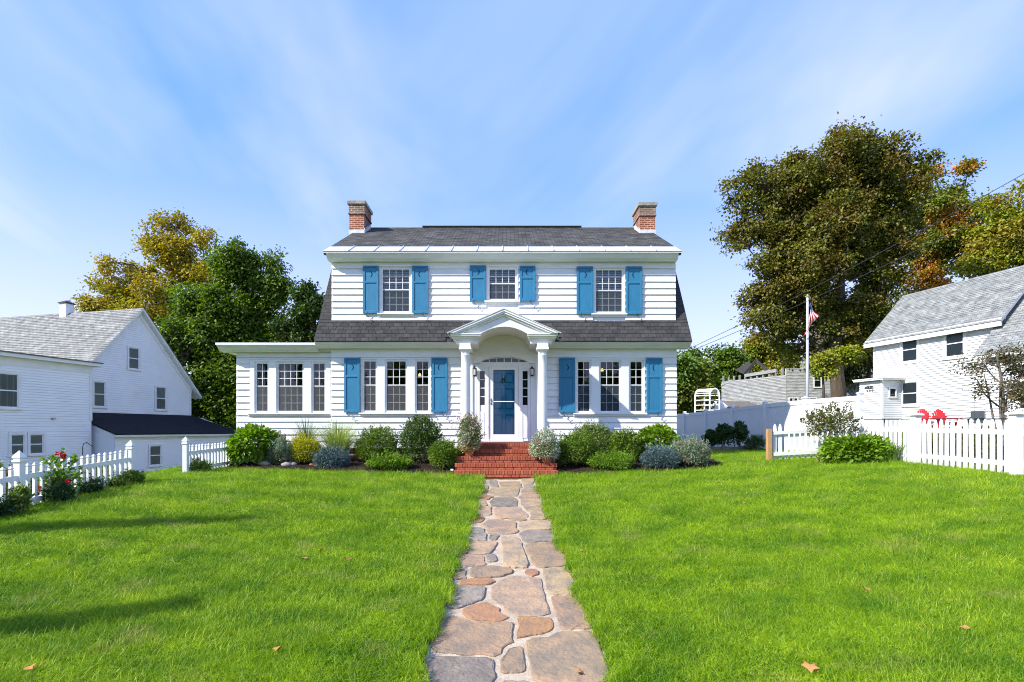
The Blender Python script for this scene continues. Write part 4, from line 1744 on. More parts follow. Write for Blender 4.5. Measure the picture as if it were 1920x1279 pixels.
# side wall courses (towards the street)
mb = MB()
for k in range(18):
    z = zl(-1.1) + k * .12
    yb = LY + .02 if z + .12 < zl(.93) else LY + (z + .12 - zl(.93)) / (.95) * 2.67
    if yb < -1.55:
        mb.add([(LX0 - .014, yb, z), (LX0 - .014, -1.55, z), (LX0 - .003, -1.55, z + .12), (LX0 - .003, yb, z + .12), (LX0, yb, z), (LX0, -1.55, z)], [(1, 0, 3, 2), (0, 1, 5, 4)])
mb.build('side_siding', 'siding_white', ln, local=True, kind='stuff')
mb = MB()
mb.box(LX0 - .04, LX1, LY - .045, LY - .003, zl(.75), zl(.93))
mb.box(LX0 - .1, LX1 + .1, LY - .2, LY - .046, zl(.84), zl(.93))
mb.prism([(LY - .04, zl(.75)), (LY - .04, zl(.95)), (-1.5, zl(1.38)), (-1.5, zl(1.18))][::-1], LX0 - .045, LX0 - .018, 'x')
mb.build('lean_to_trim', 'trim_white', ln, local=True)
mb = MB()
mb.add([(LX0 - .12, LY - .22, zl(.935)), (LX1 + .1, LY - .22, zl(.935)), (HW + .02, -.03, zl(1.98)), (LX0 - .12, -.03, zl(1.98)),
        (LX0 - .12, LY - .22, zl(.985)), (LX1 + .1, LY - .22, zl(.985)), (HW + .02, -.03, zl(2.03)), (LX0 - .12, -.03, zl(2.03))],
       [(3, 2, 1, 0), (4, 5, 6, 7), (0, 1, 5, 4), (1, 2, 6, 5), (2, 3, 7, 6), (3, 0, 4, 7)])
mb.build('lean_to_roof', 'black_roof', ln, local=True)
MB().box(LX0 - .02, LX1, LY - .06, LY - .004, zl(-1.16), zl(-1.1)).build('water_table', 'trim_white', ln, local=True)

# ---- right neighbour
RB = .6
rn = thing('farmhouse', 'white two-storey neighbour house with pale grey roof behind the picket fence', 'house', (22.0, 31.97, RB), math.atan2(-.9706, .2407))


def zr(z):
    return z - RB


rw = [(1.82, 2.66, zr(5.01), zr(6.30)), (4.18, 5.04, zr(4.97), zr(6.30)), (1.82, 2.66, zr(2.60), zr(3.82))]
ML = 6.62
EAV = zr(6.55)
mb = MB()
mb.prism([(0, 0), (5.4, 0), (5.4, EAV), (2.7, zr(9.3)), (0, EAV)], 0, ML, 'x')
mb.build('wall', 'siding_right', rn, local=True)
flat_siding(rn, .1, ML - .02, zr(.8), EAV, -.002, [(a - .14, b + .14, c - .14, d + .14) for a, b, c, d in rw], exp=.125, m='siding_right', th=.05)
for a, b, c, d in rw:
    small_window(rn, a, b, c, d, -.02, .15)
mb = MB()
mb.box(-.01, .1, -.03, -.002, 0, EAV - .01)
mb.box(ML - .12, ML + .012, -.03, -.0021, zr(5.4), EAV - .01)
mb.build('corner_board', 'trim_white', rn, local=True)
rs = (zr(9.3) - EAV) / 2.7
mb = MB()
for sg, yy in ((1, 0), (-1, 5.4)):
    p = [(2.7, zr(9.3) + .16), (yy - sg * .35, EAV - .35 * rs + .16), (yy - sg * .35, EAV - .35 * rs + .02), (2.7, zr(9.3) + .02)]
    mb.prism(p, -.35, ML + .3, 'x')
mb.box(-.35, ML + .3, -.36, -.28, EAV - .35 * rs - .1, EAV - .35 * rs + .12)
mb.box(-.33, ML + .28, -.28, -.002, EAV - .1, EAV - .06)
mb.build('roof', 'trim_white', rn, local=True)
# gable end courses facing the street
mb = MB()
for k in range(40):
    z = zr(4.6) + k * .125
    f = 0 if z < EAV else (z - EAV) / rs
    f2 = 0 if z + .125 < EAV else (z + .125 - EAV) / rs
    if f2 < 2.7:
        mb.add([(ML + .014, f, z), (ML + .014, 5.4 - f, z), (ML + .003, 5.4 - f2, z + .125), (ML + .003, f2, z + .125), (ML, f, z), (ML, 5.4 - f, z)], [(0, 1, 2, 3), (5, 4, 0, 1)])
mb.build('gable_siding', 'siding_right', rn, local=True, kind='stuff')


def tilt_roof(parent, name, m, x0, x1, ye, ze, sgn, slope, run, ncrs, mat_name):
    ang = math.atan(slope)
    Ls = run * math.hypot(1, slope)
    r = MB()
    for i in range(ncrs):
        a, b = Ls * i / ncrs, Ls * (i + 1) / ncrs
        r.add([(x0, a, .02), (x1, a, .02), (x1, b + .01, .004), (x0, b + .01, .004), (x0, a, 0), (x1, a, 0)], [(0, 1, 2, 3), (4, 5, 1, 0)])
    o = r.build(name, mat_name, parent, loc=(0, ye, ze), local=True, kind='stuff')
    o.rotation_euler = (ang, 0, 0) if sgn > 0 else (ang, 0, math.pi)
    return o


tilt_roof(rn, 'roof_shingles', None, -.38, ML + .33, -.37, EAV - .37 * rs + .162, 1, rs, 3.07, 26, 'shingle_light')
# projecting lower wing on the right
mb = MB()
WX0 = ML + .15
mb.prism([(-1.05, 0), (4.0, 0), (4.0, zr(4.9)), (1.5, zr(7.6)), (-1.05, zr(4.9))], WX0, WX0 + 7, 'x')
mb.build('wing_wall', 'siding_right', rn, local=True)
ws_ = (zr(7.6) - zr(4.9)) / 2.55
mb = MB()
mb.prism([(1.5, zr(7.6) + .16), (-1.4, zr(4.9) - .35 * ws_ + .16), (-1.4, zr(4.9) - .35 * ws_ + .0), (1.5, zr(7.6) + .0)], WX0 - .3, WX0 + 7, 'x')
mb.prism([(1.5, zr(7.6) + .0), (1.5, zr(7.6) + .16), (4.4, zr(4.7)), (4.4, zr(4.5))], WX0 - .3, WX0 + 7, 'x')
mb.build('wing_roof', 'trim_white', rn, local=True)
tilt_roof(rn, 'wing_roof_shingles', None, WX0 - .33, WX0 + 7, -1.42, zr(4.9) - .37 * ws_ + .162, 1, ws_, 2.92, 22, 'shingle_light')
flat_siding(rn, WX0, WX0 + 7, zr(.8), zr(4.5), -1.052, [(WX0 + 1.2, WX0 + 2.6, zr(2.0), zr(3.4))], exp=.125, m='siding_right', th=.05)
small_window(rn, WX0 + 1.35, WX0 + 2.45, zr(2.1), zr(3.3), -1.07, .15)
# storm porch by the corner
AX0, AX1, AY = .35, 1.78, -1.42
pw_ = (1.1, 1.1, 0, 0)
mb = MB()
mb.box(AX0, AX1, AY, -.03, 0, zr(3.95))
mb.build('porch_wall', 'siding_right', rn, local=True)
flat_siding(rn, AX0 + .02, AX1 - .1, zr(.8), zr(3.95), AY - .002, [], exp=.125, m='siding_right', th=.05)
mb = MB()
for k in range(26):
    z = zr(.8) + k * .125
    if z < zr(3.9):
        mb.add([(AX1 + .02, AY + .1, z), (AX1 + .02, -.03, z), (AX1 + .003, -.03, z + .125), (AX1 + .003, AY + .1, z + .125), (AX1, AY + .1, z), (AX1, -.03, z)], [(0, 1, 2, 3), (5, 4, 0, 1)])
mb.build('porch_side_siding', 'siding_right', rn, local=True, kind='stuff')
mb = MB()
mb.box(AX1 - .1, AX1 + .022, AY - .025, AY + .1, 0, zr(3.96))
mb.box(AX0 - .2, AX1 + .25, AY - .25, .0, zr(3.961), zr(4.04))
mb.prism([(AY - .28, zr(4.045)), (0, zr(4.045)), (0, zr(4.2)), (AY - .28, zr(4.1))], AX0 - .23, AX1 + .28, 'x')
mb.build('porch_trim', 'trim_white', rn, local=True)
mb = MB()
yc = -.72
for q in ((yc - .27, yc - .2, zr(3.05), zr(3.55)), (yc + .2, yc + .27, zr(3.05), zr(3.55)), (yc - .2, yc + .2, zr(3.48), zr(3.55)), (yc - .3, yc + .3, zr(2.97), zr(3.05))):
    mb.box(AX1 + .003, AX1 + .06, q[0], q[1], q[2], q[3])
pwn = mb.build('porch_window', 'trim_white', rn, local=True)
MB().quad((AX1 + .024, yc - .2, zr(3.05)), (AX1 + .024, yc + .2, zr(3.05)), (AX1 + .024, yc + .2, zr(3.48)), (AX1 + .024, yc - .2, zr(3.48))).build('pane', 'glass_dark', pwn, local=True)
mb = MB()
mb.tube([(AX0 + .55, AY - .1, zr(3.62)), (AX0 + .75, AY - .2, zr(3.68)), (AX0 + .95, AY - .1, zr(3.62))], .03, 6)
for k in (-.16, .0, .16):
    mb.lathe([(.0, -.08), (.06, -.05), (.05, .03), (0, .06)], (AX0 + .75 + k, AY - .22, zr(3.58)), 8)
mb.build('flood_light', 'iron_black', rn, local=True)
mb = MB()
mb.box(5.6, 6.2, -.35, -.02, zr(1.75), zr(2.1))
mb.tube([(5.4, -.1, zr(.8)), (5.4, -.1, zr(1.8)), (5.6, -.1, zr(1.9))], .03, 6)
mb.tube([(6.45, -.1, zr(.8)), (6.45, -.1, zr(2.15))], .03, 6)
mb.tube([(5.55, -.03, zr(2.1)), (5.55, -.03, zr(3.9))], .012, 5)
mb.build('utility_meter', 'steel', rn, local=True)

# ---- weathered building far right, its roof fallen in
DB = 2.2
dn = thing('derelict_barn', 'weathered grey wooden barn with collapsed roof behind the vinyl fence', 'barn', (PX(1474, 50), 50, DB), 0)
dx = PX(1474, 50)


def zd(z):
    return z - DB


dl = PX(1353, 57) - dx
mb = MB()
Pw = [(0, 0), (dl, 7.0)]
mb.add([(0, 0, 0), (dl, 7.0, 0), (dl, 7.0, zd(PZ(716, 57))), (0, 0, zd(PZ(703, 50))), (.15, .15, 0), (dl + .15, 7.15, 0), (dl + .15, 7.15, zd(PZ(716, 57))), (.15, .15, zd(PZ(703, 50)))],
       [(0, 3, 2, 1), (4, 5, 6, 7), (3, 7, 6, 2)])
mb.build('end_wall', 'grey_wood', dn, local=True)
topz = zd(PZ(691, 50))
mb = MB()
mb.box(0, 5.6, 0, .2, 0, topz)
mb.build('side_wall', 'peeling_paint', dn, local=True)
dwin = [(2.65, 3.25, zd(PZ(726, 50)), zd(PZ(700, 50))), (-.0 + .32, .62, zd(PZ(758, 50)), zd(PZ(747, 50))), (.75, 1.05, zd(PZ(758, 50)), zd(PZ(747, 50))), (2.2, 2.8, zd(PZ(758, 50)), zd(PZ(747, 50)))]
flat_siding(dn, .02, 5.58, 0, topz, -.002, [(a - .08, b + .08, c - .08, d + .08) for a, b, c, d in dwin], 'peeling_paint', .14, 'side_siding', th=.025)
for a, b, c, d in dwin:
    small_window(dn, a, b, c, d, -.02, .09)
# courses of the end wall
mb = MB()
for k in range(32):
    z = .3 + k * .14
    n = 6
    for i in range(n):
        a, b = i / n, (i + 1) / n
        zt_a = zd(PZ(703, 50)) + (zd(PZ(716, 57)) - zd(PZ(703, 50))) * a
        if z + .14 > zt_a:
            continue
        nx_, ny_ = -.035, -.03
        mb.add([(dl * a + nx_, 7 * a + ny_, z), (dl * b + nx_, 7 * b + ny_, z), (dl * b, 7 * b - .004, z + .14), (dl * a, 7 * a - .004, z + .14)], [(1, 0, 3, 2)])
mb.build('end_siding', 'grey_wood', dn, local=True, kind='stuff')
# exposed studs and plate
for i in range(11):
    a = .04 + i * .092
    x, y = dl * a, 7 * a
    z0 = zd(PZ(703, 50)) + (zd(PZ(716, 57)) - zd(PZ(703, 50))) * a
    MB().box(x - .07, x + .07, y + .05, y + .2, z0 - .05, z0 + random.uniform(.45, .75)).build('stud', 'grey_wood', dn, local=True)
MB().beam((dl * .12, .9, zd(PZ(695, 51))), (dl * .6, 4.2, zd(PZ(704, 54))), .2, .3).build('plate', 'grey_wood', dn, local=True)
MB().beam((dl * 1.0, 7, zd(PZ(722, 57))), (dl * .8, 5.8, zd(PZ(712, 55))), .2, .2).build('fallen_board', 'grey_wood', dn, local=True)
MB().beam((1.55, -.3, zd(PZ(688, 50))), (1.15, -.3, zd(PZ(677, 50))), .1, .35).build('fallen_board', 'peeling_paint', dn, local=True)
# sagging roof pieces
mb = MB()
A = lambda px, py, Y: (PX(px, Y) - dx, Y - 50, zd(PZ(py, Y)))
mb.add([A(1378, 694, 60), A(1406, 676, 56), A(1420, 676, 60), A(1388, 686, 66), A(1396, 702, 56), A(1412, 703, 54)], [(0, 1, 2, 3), (0, 4, 5, 1)])
mb.build('sagging_roof', 'char_wood', dn, local=True)
mb = MB()
mb.beam(A(1396, 700, 55), A(1418, 676, 55), .2, .25)
mb.beam(A(1418, 676, 55), A(1444, 700, 54), .2, .25)
mb.build('rafter', 'char_wood', dn, local=True)
mb = MB()
mb.add([A(1418, 677, 56), A(1432, 690, 55), A(1450, 697, 55), A(1424, 680, 60)], [(0, 1, 2, 3)])
mb.build('rusted_roof_sheet', 'rust_wood', dn, local=True)
cbx = PX(1386, 64) - dx
MB().box(cbx - .25, cbx + .25, 14, 14.5, 0, zd(PZ(671, 64))).build('chimney', 'chimney_brick', dn, local=True)

# grey house in the shade behind the maple
gh = thing('grey_house', 'grey house half hidden in shade behind the big maple trunk', 'house', (PX(1610, 52), 52, 2.4))
hx = PX(1610, 52)
mb = MB()
mb.box(-2.4, 6.0, 0, 6, 0, PZ(640, 52) - 2.4)
mb.build('wall', 'grey_wood', gh, local=True)
mb = MB()
mb.prism([(-.5, PZ(640, 52) - 2.4), (6.5, PZ(640, 52) - 2.4), (3, PZ(600, 52) - 2.4)], -2.8, 6.4, 'x')
mb.build('roof', 'shed_roof', gh, local=True)
mb = MB()
mb.box(-2.5, 6, -1.6, -.01, PZ(707, 50) - 2.4, PZ(702, 50) - 2.4)
mb.build('porch_roof', 'trim_white', gh, local=True)
small_window(gh, -.6, .2, PZ(672, 52) - 2.4, PZ(650, 52) - 2.4, -.02, .12)

# small shed beyond the fence
sY = 34
sh_ = thing('garden_shed', 'small white garden shed with brown roof beyond the vinyl fence', 'shed', (PX(1385, sY), sY, 1.1))
sx = PX(1385, sY)
mb = MB()
q = lambda px: PX(px, sY) - sx
mb.prism([(q(1336), 0), (q(1368), 0), (q(1368), PZ(764, sY) - 1.1), (q(1352), PZ(751, sY) - 1.1), (q(1336), PZ(764, sY) - 1.1)], 0, 2.6, 'y')
mb.box(q(1368), q(1428), .3, 2.6, 0, PZ(766, sY) - 1.1)
mb.build('wall', 'siding_white', sh_, local=True)
mb = MB()
z0, z1 = PZ(767.5, sY) - 1.1, PZ(752, sY) - 1.1
mb.add([(q(1366), -.3, z0), (q(1434), -.3, z0), (q(1424), 1.6, z1), (q(1350), 1.6, z1 + .0), (q(1366), -.3, z0 + .07), (q(1434), -.3, z0 + .07), (q(1424), 1.6, z1 + .07), (q(1350), 1.6, z1 + .07)],
       [(0, 3, 2, 1), (4, 5, 6, 7), (0, 1, 5, 4), (1, 2, 6, 5), (2, 3, 7, 6), (3, 0, 4, 7)])
mb.build('roof', 'shed_roof', sh_, local=True)

# arbour
aY = 29.5
ab = thing('garden_arbor', 'white arched lattice arbor beyond the vinyl fence', 'arbor', (PX(1330, aY), aY, .9))
for dy in (0, .75):
    off = 0 if dy == 0 else -.55
    xa, xb = PX(1331, aY) - PX(1330, aY) + off, PX(1349, aY) - PX(1330, aY) + off
    zt_ = PZ(741, aY) - .9
    r = (xb - xa) / 2
    pts = [(xa, dy, -.3), (xa, dy, zt_)] + [((xa + xb) / 2 - r * math.cos(math.pi * k / 8), dy, zt_ + r * 1.35 * math.sin(math.pi * k / 8)) for k in range(1, 8)] + [(xb, dy, zt_), (xb, dy, -.3)]
    MB().tube(pts, .045, 6).build('hoop', 'vinyl_white', ab, local=True)
for k in range(10):
    a = math.pi * k / 9
    xa, xb = PX(1331, aY) - PX(1330, aY), PX(1349, aY) - PX(1330, aY)
    r = (xb - xa) / 2
    x, z = (xa + xb) / 2 - r * math.cos(a), zt_ + r * 1.35 * math.sin(a)
    MB().beam((x, 0, z), (x - .55, .75, z), .05, .05).build('slat', 'vinyl_white', ab, local=True)
for k in range(7):
    for side in (xa, xb):
        z = zt_ - .25 - k * .28
        MB().beam((side, 0, z), (side - .55, .75, z), .04, .04).build('slat', 'vinyl_white', ab, local=True)

# ================================================================== fences
def post_cap(mb, x, y, z, h):
    mb.lathe([(h * 1.28, 0), (h * 1.28, .025), (h * 1.0, .03), (h * .9, .045), (h * 1.22, .06), (h * 1.22, .075), (.004, .17)], (x, y, z), 4, sq=True)


# left white picket fence (two runs with an opening between)
pk = MB()
hwp = .022
pk.box(-hwp, hwp, -.022, .022, 0, .60)
pk.lathe([(.022, .60), (.014, .606), (.024, .622), (.022, .635), (.002, .664)], (0, 0, 0), 4, sq=True)
pk_me = pk.mesh('picket', 'vinyl_white')
FX = -7.4


def picket_run(t, y0, y1, n):
    for i in range(n):
        y = y0 + (y1 - y0) * (i + 1) / (n + 1)
        put('picket', pk_me, t, (FX + random.uniform(-.004, .004), y, g1(FX, y) + .03 + random.uniform(-.006, .006)), (random.uniform(-.012, .012), random.uniform(-.012, .012), random.uniform(-.03, .03)))
    for zo, hh in ((.44, .075), (.06, .075)):
        MB().beam((FX, y0, g1(FX, y0) + zo + .06), (FX, y1, g1(FX, y1) + zo + .06), .045, hh).build('rail', 'vinyl_white', t)


def fpost(t, y, top):
    z = g1(FX, y) - .15
    mb = MB()
    mb.box(FX - .051, FX + .051, y - .051, y + .051, z, top - .17)
    o = mb.build('post', 'vinyl_white', t, bevel=.004)
    c = MB()
    post_cap(c, FX, y, top - .17, .051)
    c.build('post_cap', 'vinyl_white', o)


lf = thing('picket_fence', 'white vinyl picket fence with roses along the left edge of the lawn', 'fence', (FX, 8.1, g1(FX, 8.1)), group='white picket fences')
for y, t_ in ((5.7, .80), (8.1, .875), (10.5, .985)):
    fpost(lf, y, t_)
picket_run(lf, 5.7, 8.1, 17)
picket_run(lf, 8.1, 10.5, 17)
lf2 = thing('picket_fence', 'short white vinyl picket fence run ending at the sunroom hydrangea', 'fence', (FX, 12.3, g1(FX, 12.3)), group='white picket fences')
for y, t_ in ((12.3, 1.03), (14.65, 1.10)):
    fpost(lf2, y, t_)
picket_run(lf2, 12.3, 14.65, 16)

# right picket fence
RX = 9.36
pk2 = MB()
pk2.prism([(-.045, 0), (.045, 0), (.045, .86), (.036, .93), (.018, .985), (0, 1.01), (-.018, .985), (-.036, .93), (-.045, .86)], -.012, .012, 'y')
pk2_me = pk2.mesh('picket', 'vinyl_white')
rf = thing('picket_fence', 'white wooden picket fence with gothic tips along the right edge of the lawn', 'fence', (RX, 12.2, g1(RX, 12.2)), group='white picket fences')
for y in (9.8, 12.2, 14.6):
    z = g1(RX, y)
    mb = MB()
    mb.box(RX - .075, RX + .075, y - .075, y + .075, z - .1, z + 1.13)
    o = mb.build('post', 'vinyl_white', rf, bevel=.006)
    c = MB()
    c.box(RX - .11, RX + .11, y - .11, y + .11, z + 1.131, z + 1.165)
    c.lathe([(.11, 0), (.0, .03)], (RX, y, z + 1.165), 4, sq=True)
    c.build('post_cap', 'vinyl_white', o)


def run2(t, A_, B_, n, flip, zs0=None, zs1=None):
    rz = math.atan2(B_[1] - A_[1], B_[0] - A_[0])
    ux, uy = (B_[0] - A_[0]), (B_[1] - A_[1])
    l = math.hypot(ux, uy)
    nx_, ny_ = -uy / l * .035 * flip, ux / l * .035 * flip
    for i in range(n):
        f = (i + .5) / n
        x, y = A_[0] + ux * f, A_[1] + uy * f
        put('picket', pk2_me, t, (x + nx_ + random.uniform(-.004, .004), y + ny_, g1(x, y) + .03 + random.uniform(-.012, .012)), (random.uniform(-.008, .008), random.uniform(-.012, .012), rz))
    for zo in (.22, .80):
        MB().beam((A_[0], A_[1], g1(*A_) + zo), (B_[0], B_[1], g1(*B_) + zo), .045, .09).build('rail', 'vinyl_white', t)


run2(rf, (RX, 9.8 - .05), (RX, 7.4), 15, -1)
run2(rf, (RX, 9.86), (RX, 12.13), 15, 1)
run2(rf, (RX, 12.27), (RX, 14.53), 15, 1)
run2(rf, (7.28, 14.6), (RX - .08, 14.6), 13, 1)
z = g1(7.2, 14.6)
MB().box(7.12, 7.24, 14.54, 14.66, z - .1, z + .92).build('cedar_post', 'cedar_post', rf, bevel=.008)['label'] = 'unpainted new cedar end post'

# privacy fence
pf_ = thing('privacy_fence', 'tall white vinyl privacy fence running back beside the house', 'fence', (9.95, 15, g1(9.95, 15)))
PP = [(9.95, 15.0, 2.14), (9.73, 17.4, 2.15), (9.60, 19.8, 2.13), (9.42, 22.2, 2.08), (9.2, 24.6, 2.02), (9.02, 27.0, 1.99), (8.85, 29.4, 1.97)]
for x, y, zt_ in PP:
    mb = MB()
    mb.box(x - .064, x + .064, y - .064, y + .064, -.2, zt_ + .06)
    mb.lathe([(.08, 0), (.08, .03), (0, .07)], (x, y, zt_ + .06), 4, sq=True)
    mb.build('post', 'vinyl_white', pf_)
for (xa, ya, za), (xb, yb, zb2) in zip(PP, PP[1:]):
    n = 15
    mb = MB()
    for i in range(n):
        f0, f1 = i / n, (i + 1) / n - .003
        p0, p1 = (xa + (xb - xa) * f0, ya + (yb - ya) * f0), (xa + (xb - xa) * f1, ya + (yb - ya) * f1)
        t0_, t1_ = za + (zb2 - za) * f0 - .1, za + (zb2 - za) * f1 - .1
        mb.add([(p0[0] - .008, p0[1], -.2), (p1[0] - .008, p1[1], -.2), (p1[0] - .008, p1[1], t1_), (p0[0] - .008, p0[1], t0_),
                (p0[0] + .01, p0[1] + .004, -.2), (p1[0] + .01, p1[1] - .004, -.2), (p1[0] + .01, p1[1] - .004, t1_), (p0[0] + .01, p0[1] + .004, t0_)],
               [(0, 3, 2, 1), (4, 5, 6, 7), (0, 4, 7, 3), (1, 2, 6, 5), (3, 7, 6, 2)])
    o = mb.build('panel', 'vinyl_white', pf_)
    MB().beam((xa, ya, za - .06), (xb, yb, zb2 - .06), .06, .14).build('top_rail', 'vinyl_white', o)

# thin dark wire fence behind the pickets
wf = thing('wire_fence', 'thin black wire fence behind the right picket fence', 'fence', (12, 15.5, .5))
mb = MB()
mb.tube([(10.6, 16, 1.50), (17, 15.0, 1.50)], .018, 5)
mb.build('top_rail', 'iron_black', wf)
for x in (11.2, 13.4, 15.6):
    MB().tube([(x, 15.9 - (x - 10.6) * .15, .3), (x, 15.9 - (x - 10.6) * .15, 1.5)], .02, 5).build('post', 'iron_black', wf)

# raised timber bed
rb = thing('raised_bed', 'low weathered timber planter box in the shade of the fence', 'planter', (8.0, 18.9, .35))
for a, b in ((7.05, 7.62), (7.78, 8.9)):
    for k in range(2):
        MB().box(a, b, 18.88, 18.96, .30 + k * .145, .44 + k * .145).build('timber', 'timber_old', rb, bevel=.006)
MB().box(7.63, 7.77, 18.86, 18.98, .25, .6).build('timber', 'timber_old', rb, bevel=.006)
MB().box(8.82, 8.9, 18.97, 20.2, .30, .58).build('timber', 'timber_old', rb)
MB().box(7.05, 7.13, 18.97, 20.2, .30, .58).build('timber', 'timber_old', rb)
MB().box(7.13, 8.82, 18.97, 20.2, .30, .54).build('soil', 'mulch', rb)


# red adirondack chairs
def adirondack(loc, rz, lab):
    t = thing('adirondack_chair', lab, 'chair', loc, rz, 'red adirondack chairs')
    n = 7
    for i in range(n):
        f = (i - (n - 1) / 2) / ((n - 1) / 2)
        h = 1.0 - .16 * f * f
        mb = MB()
        w0, w1 = .028, .034
        x0, x1 = f * .17, f * .225
        yb, yt = .18, .48
        pts = []
        for k in range(6):
            u = k / 5
            pts.append((x0 + (x1 - x0) * u, yb + (yt - yb) * u, .30 + (h - .30) * u))
        for (p, q), u in zip(zip(pts, pts[1:]), range(5)):
            a, b = w0 + (w1 - w0) * u / 5, w0 + (w1 - w0) * (u + 1) / 5
            mb.add([(p[0] - a, p[1], p[2]), (p[0] + a, p[1], p[2]), (q[0] + b, q[1], q[2]), (q[0] - b, q[1], q[2]), (p[0] - a, p[1] + .02, p[2]), (p[0] + a, p[1] + .02, p[2]), (q[0] + b, q[1] + .02, q[2]), (q[0] - b, q[1] + .02, q[2])],
                   [(0, 1, 2, 3), (7, 6, 5, 4), (0, 3, 7, 4), (1, 5, 6, 2), (3, 2, 6, 7)])
        mb.build('back_slat', 'chair_red', t, local=True)
    MB().box(-.3, .3, .36, .4, .62, .69).build('back_brace', 'chair_red', t, local=True)
    for i in range(6):
        MB().box(-.27, .27, -.38 + i * .09, -.305 + i * .09, .40 - i * .022, .42 - i * .022).build('seat_slat', 'chair_red', t, local=True)
    for s in (-1, 1):
        MB().box(s * .36 - .07, s * .36 + .07, -.42, .42, .56, .585).build('arm', 'chair_red', t, local=True)
        MB().box(s * .31 - .02, s * .31 + .02, -.36, -.27, 0, .559).build('leg', 'chair_red', t, local=True)
        MB().beam((s * .28, -.36, .36), (s * .28, .5, .03), .03, .11).build('leg', 'chair_red', t, local=True)


cY = 24.0
adirondack((PX(1735, cY), cY, PZ(766, cY) - 1.0), R(-24), 'red adirondack chair nearer the porch of the farmhouse')
adirondack((PX(1772, cY - .6), cY - .6, PZ(766.5, cY - .6) - 1.0), R(-10), 'red adirondack chair nearer the small tree')

# flagpole and flag
fY = 25.0
fx = PX(1514, fY)
fzt = PZ(553, fY)
fp = thing('flagpole', 'slim silver flagpole with gold finial beyond the vinyl fence', 'flagpole', (fx, fY, .8))
MB().tube([(fx, fY, .3), (fx, fY, fzt - .1)], [.065, .055], 12).build('pole', 'pole_silver', fp, smooth=True)
c = MB()
c.lathe([(.0, -.1), (.10, -.09), (.10, -.06), (.03, -.04), (.05, 0), (.0, .05)], (fx, fY, fzt), 12)
c.build('finial', 'gold', fp)
nu, nv = 30, 26
fl_v, fl_f, fl_m = [], [], []
for j in range(nv + 1):
    for i in range(nu + 1):
        u, v = i / nu, j / nv
        z = fzt - .34 - v * .66 - u * (.98 - .50 * (1 - v) * (.3 + .4 * u))
        x = .07 + u * ((1 - v) * .34 - v * .30) + .035 * math.sin(u * 7 + v * 5) * u
        y = -.10 + .08 * math.sin(u * 4 + v * 9) * (.3 + u) - .05 * v
        fl_v.append((fx + x, fY + y, z))
for j in range(nv):
    for i in range(nu):
        fl_f.append([j * (nu + 1) + i, j * (nu + 1) + i + 1, (j + 1) * (nu + 1) + i + 1, (j + 1) * (nu + 1) + i])
        if i < nu * .4 and j < 14:
            star = (i % 2 == 1 and j % 3 == 1)
            fl_m.append(1 if star else 2)
        else:
            fl_m.append(0 if (j // 2) % 2 == 0 else 1)
fm = bpy.data.meshes.new('flag')
fm.from_pydata(fl_v, [], fl_f)
for q_ in ('flag_red', 'flag_white', 'flag_blue'):
    fm.materials.append(MATS[q_])
fm.polygons.foreach_set('material_index', fl_m)
fm.polygons.foreach_set('use_smooth', [True] * len(fm.polygons))
fo_ = put('flag', fm)
tag(fo_, 'limp red and white striped flag with starred blue canton on the flagpole', 'flag')
_s = fo_.modifiers.new('thick', 'SOLIDIFY')
_s.thickness = .006

# overhead service wires to the house corner
for k, (dz_, dzz, lab) in enumerate(((0, 0, 'upper black service wire running from the house eave past the maple'), (-.08, -.55, 'lower black service wire running from the house eave past the maple'))):
    pts = []
    for i in range(25):
        t = i / 24
        pts.append((5.32 + 6.7 * t, 15.6 - 7.6 * t, 3.55 + dz_ * 1 + (3.95 + dzz) * t - .8 * t * (1 - t)))
    o = MB().tube(pts, .007, 5).build('service_wire', 'wire')
    tag(o, lab, 'wire', 'overhead wires')
    if k == 0:
        up = MB()
        up.tube([(12.1, 7.9, -.5), (12.1, 7.9, 9.0)], [.15, .11], 10)
        upo = up.build('utility_pole', 'pole_wood')
        tag(upo, 'brown wooden utility pole holding the service wires at the street side', 'pole')

# shepherd hook by the left neighbour
hk = MB()
hY = 15.5
x, z0 = PX(155, hY), PZ(835, hY)
hk.tube([(x, hY, g1(x, hY) - .1), (x, hY, z0 - .05), (x + .03, hY, z0 + .05), (x + .12, hY, z0 + .09), (x + .2, hY, z0 + .02), (x + .25, hY, z0 - .02), (x + .29, hY, z0 + .0)], .012, 6)
tag(hk.build('shepherd_hook', 'iron_black'), 'black iron shepherd hook standing behind the left picket fence', 'garden hook')

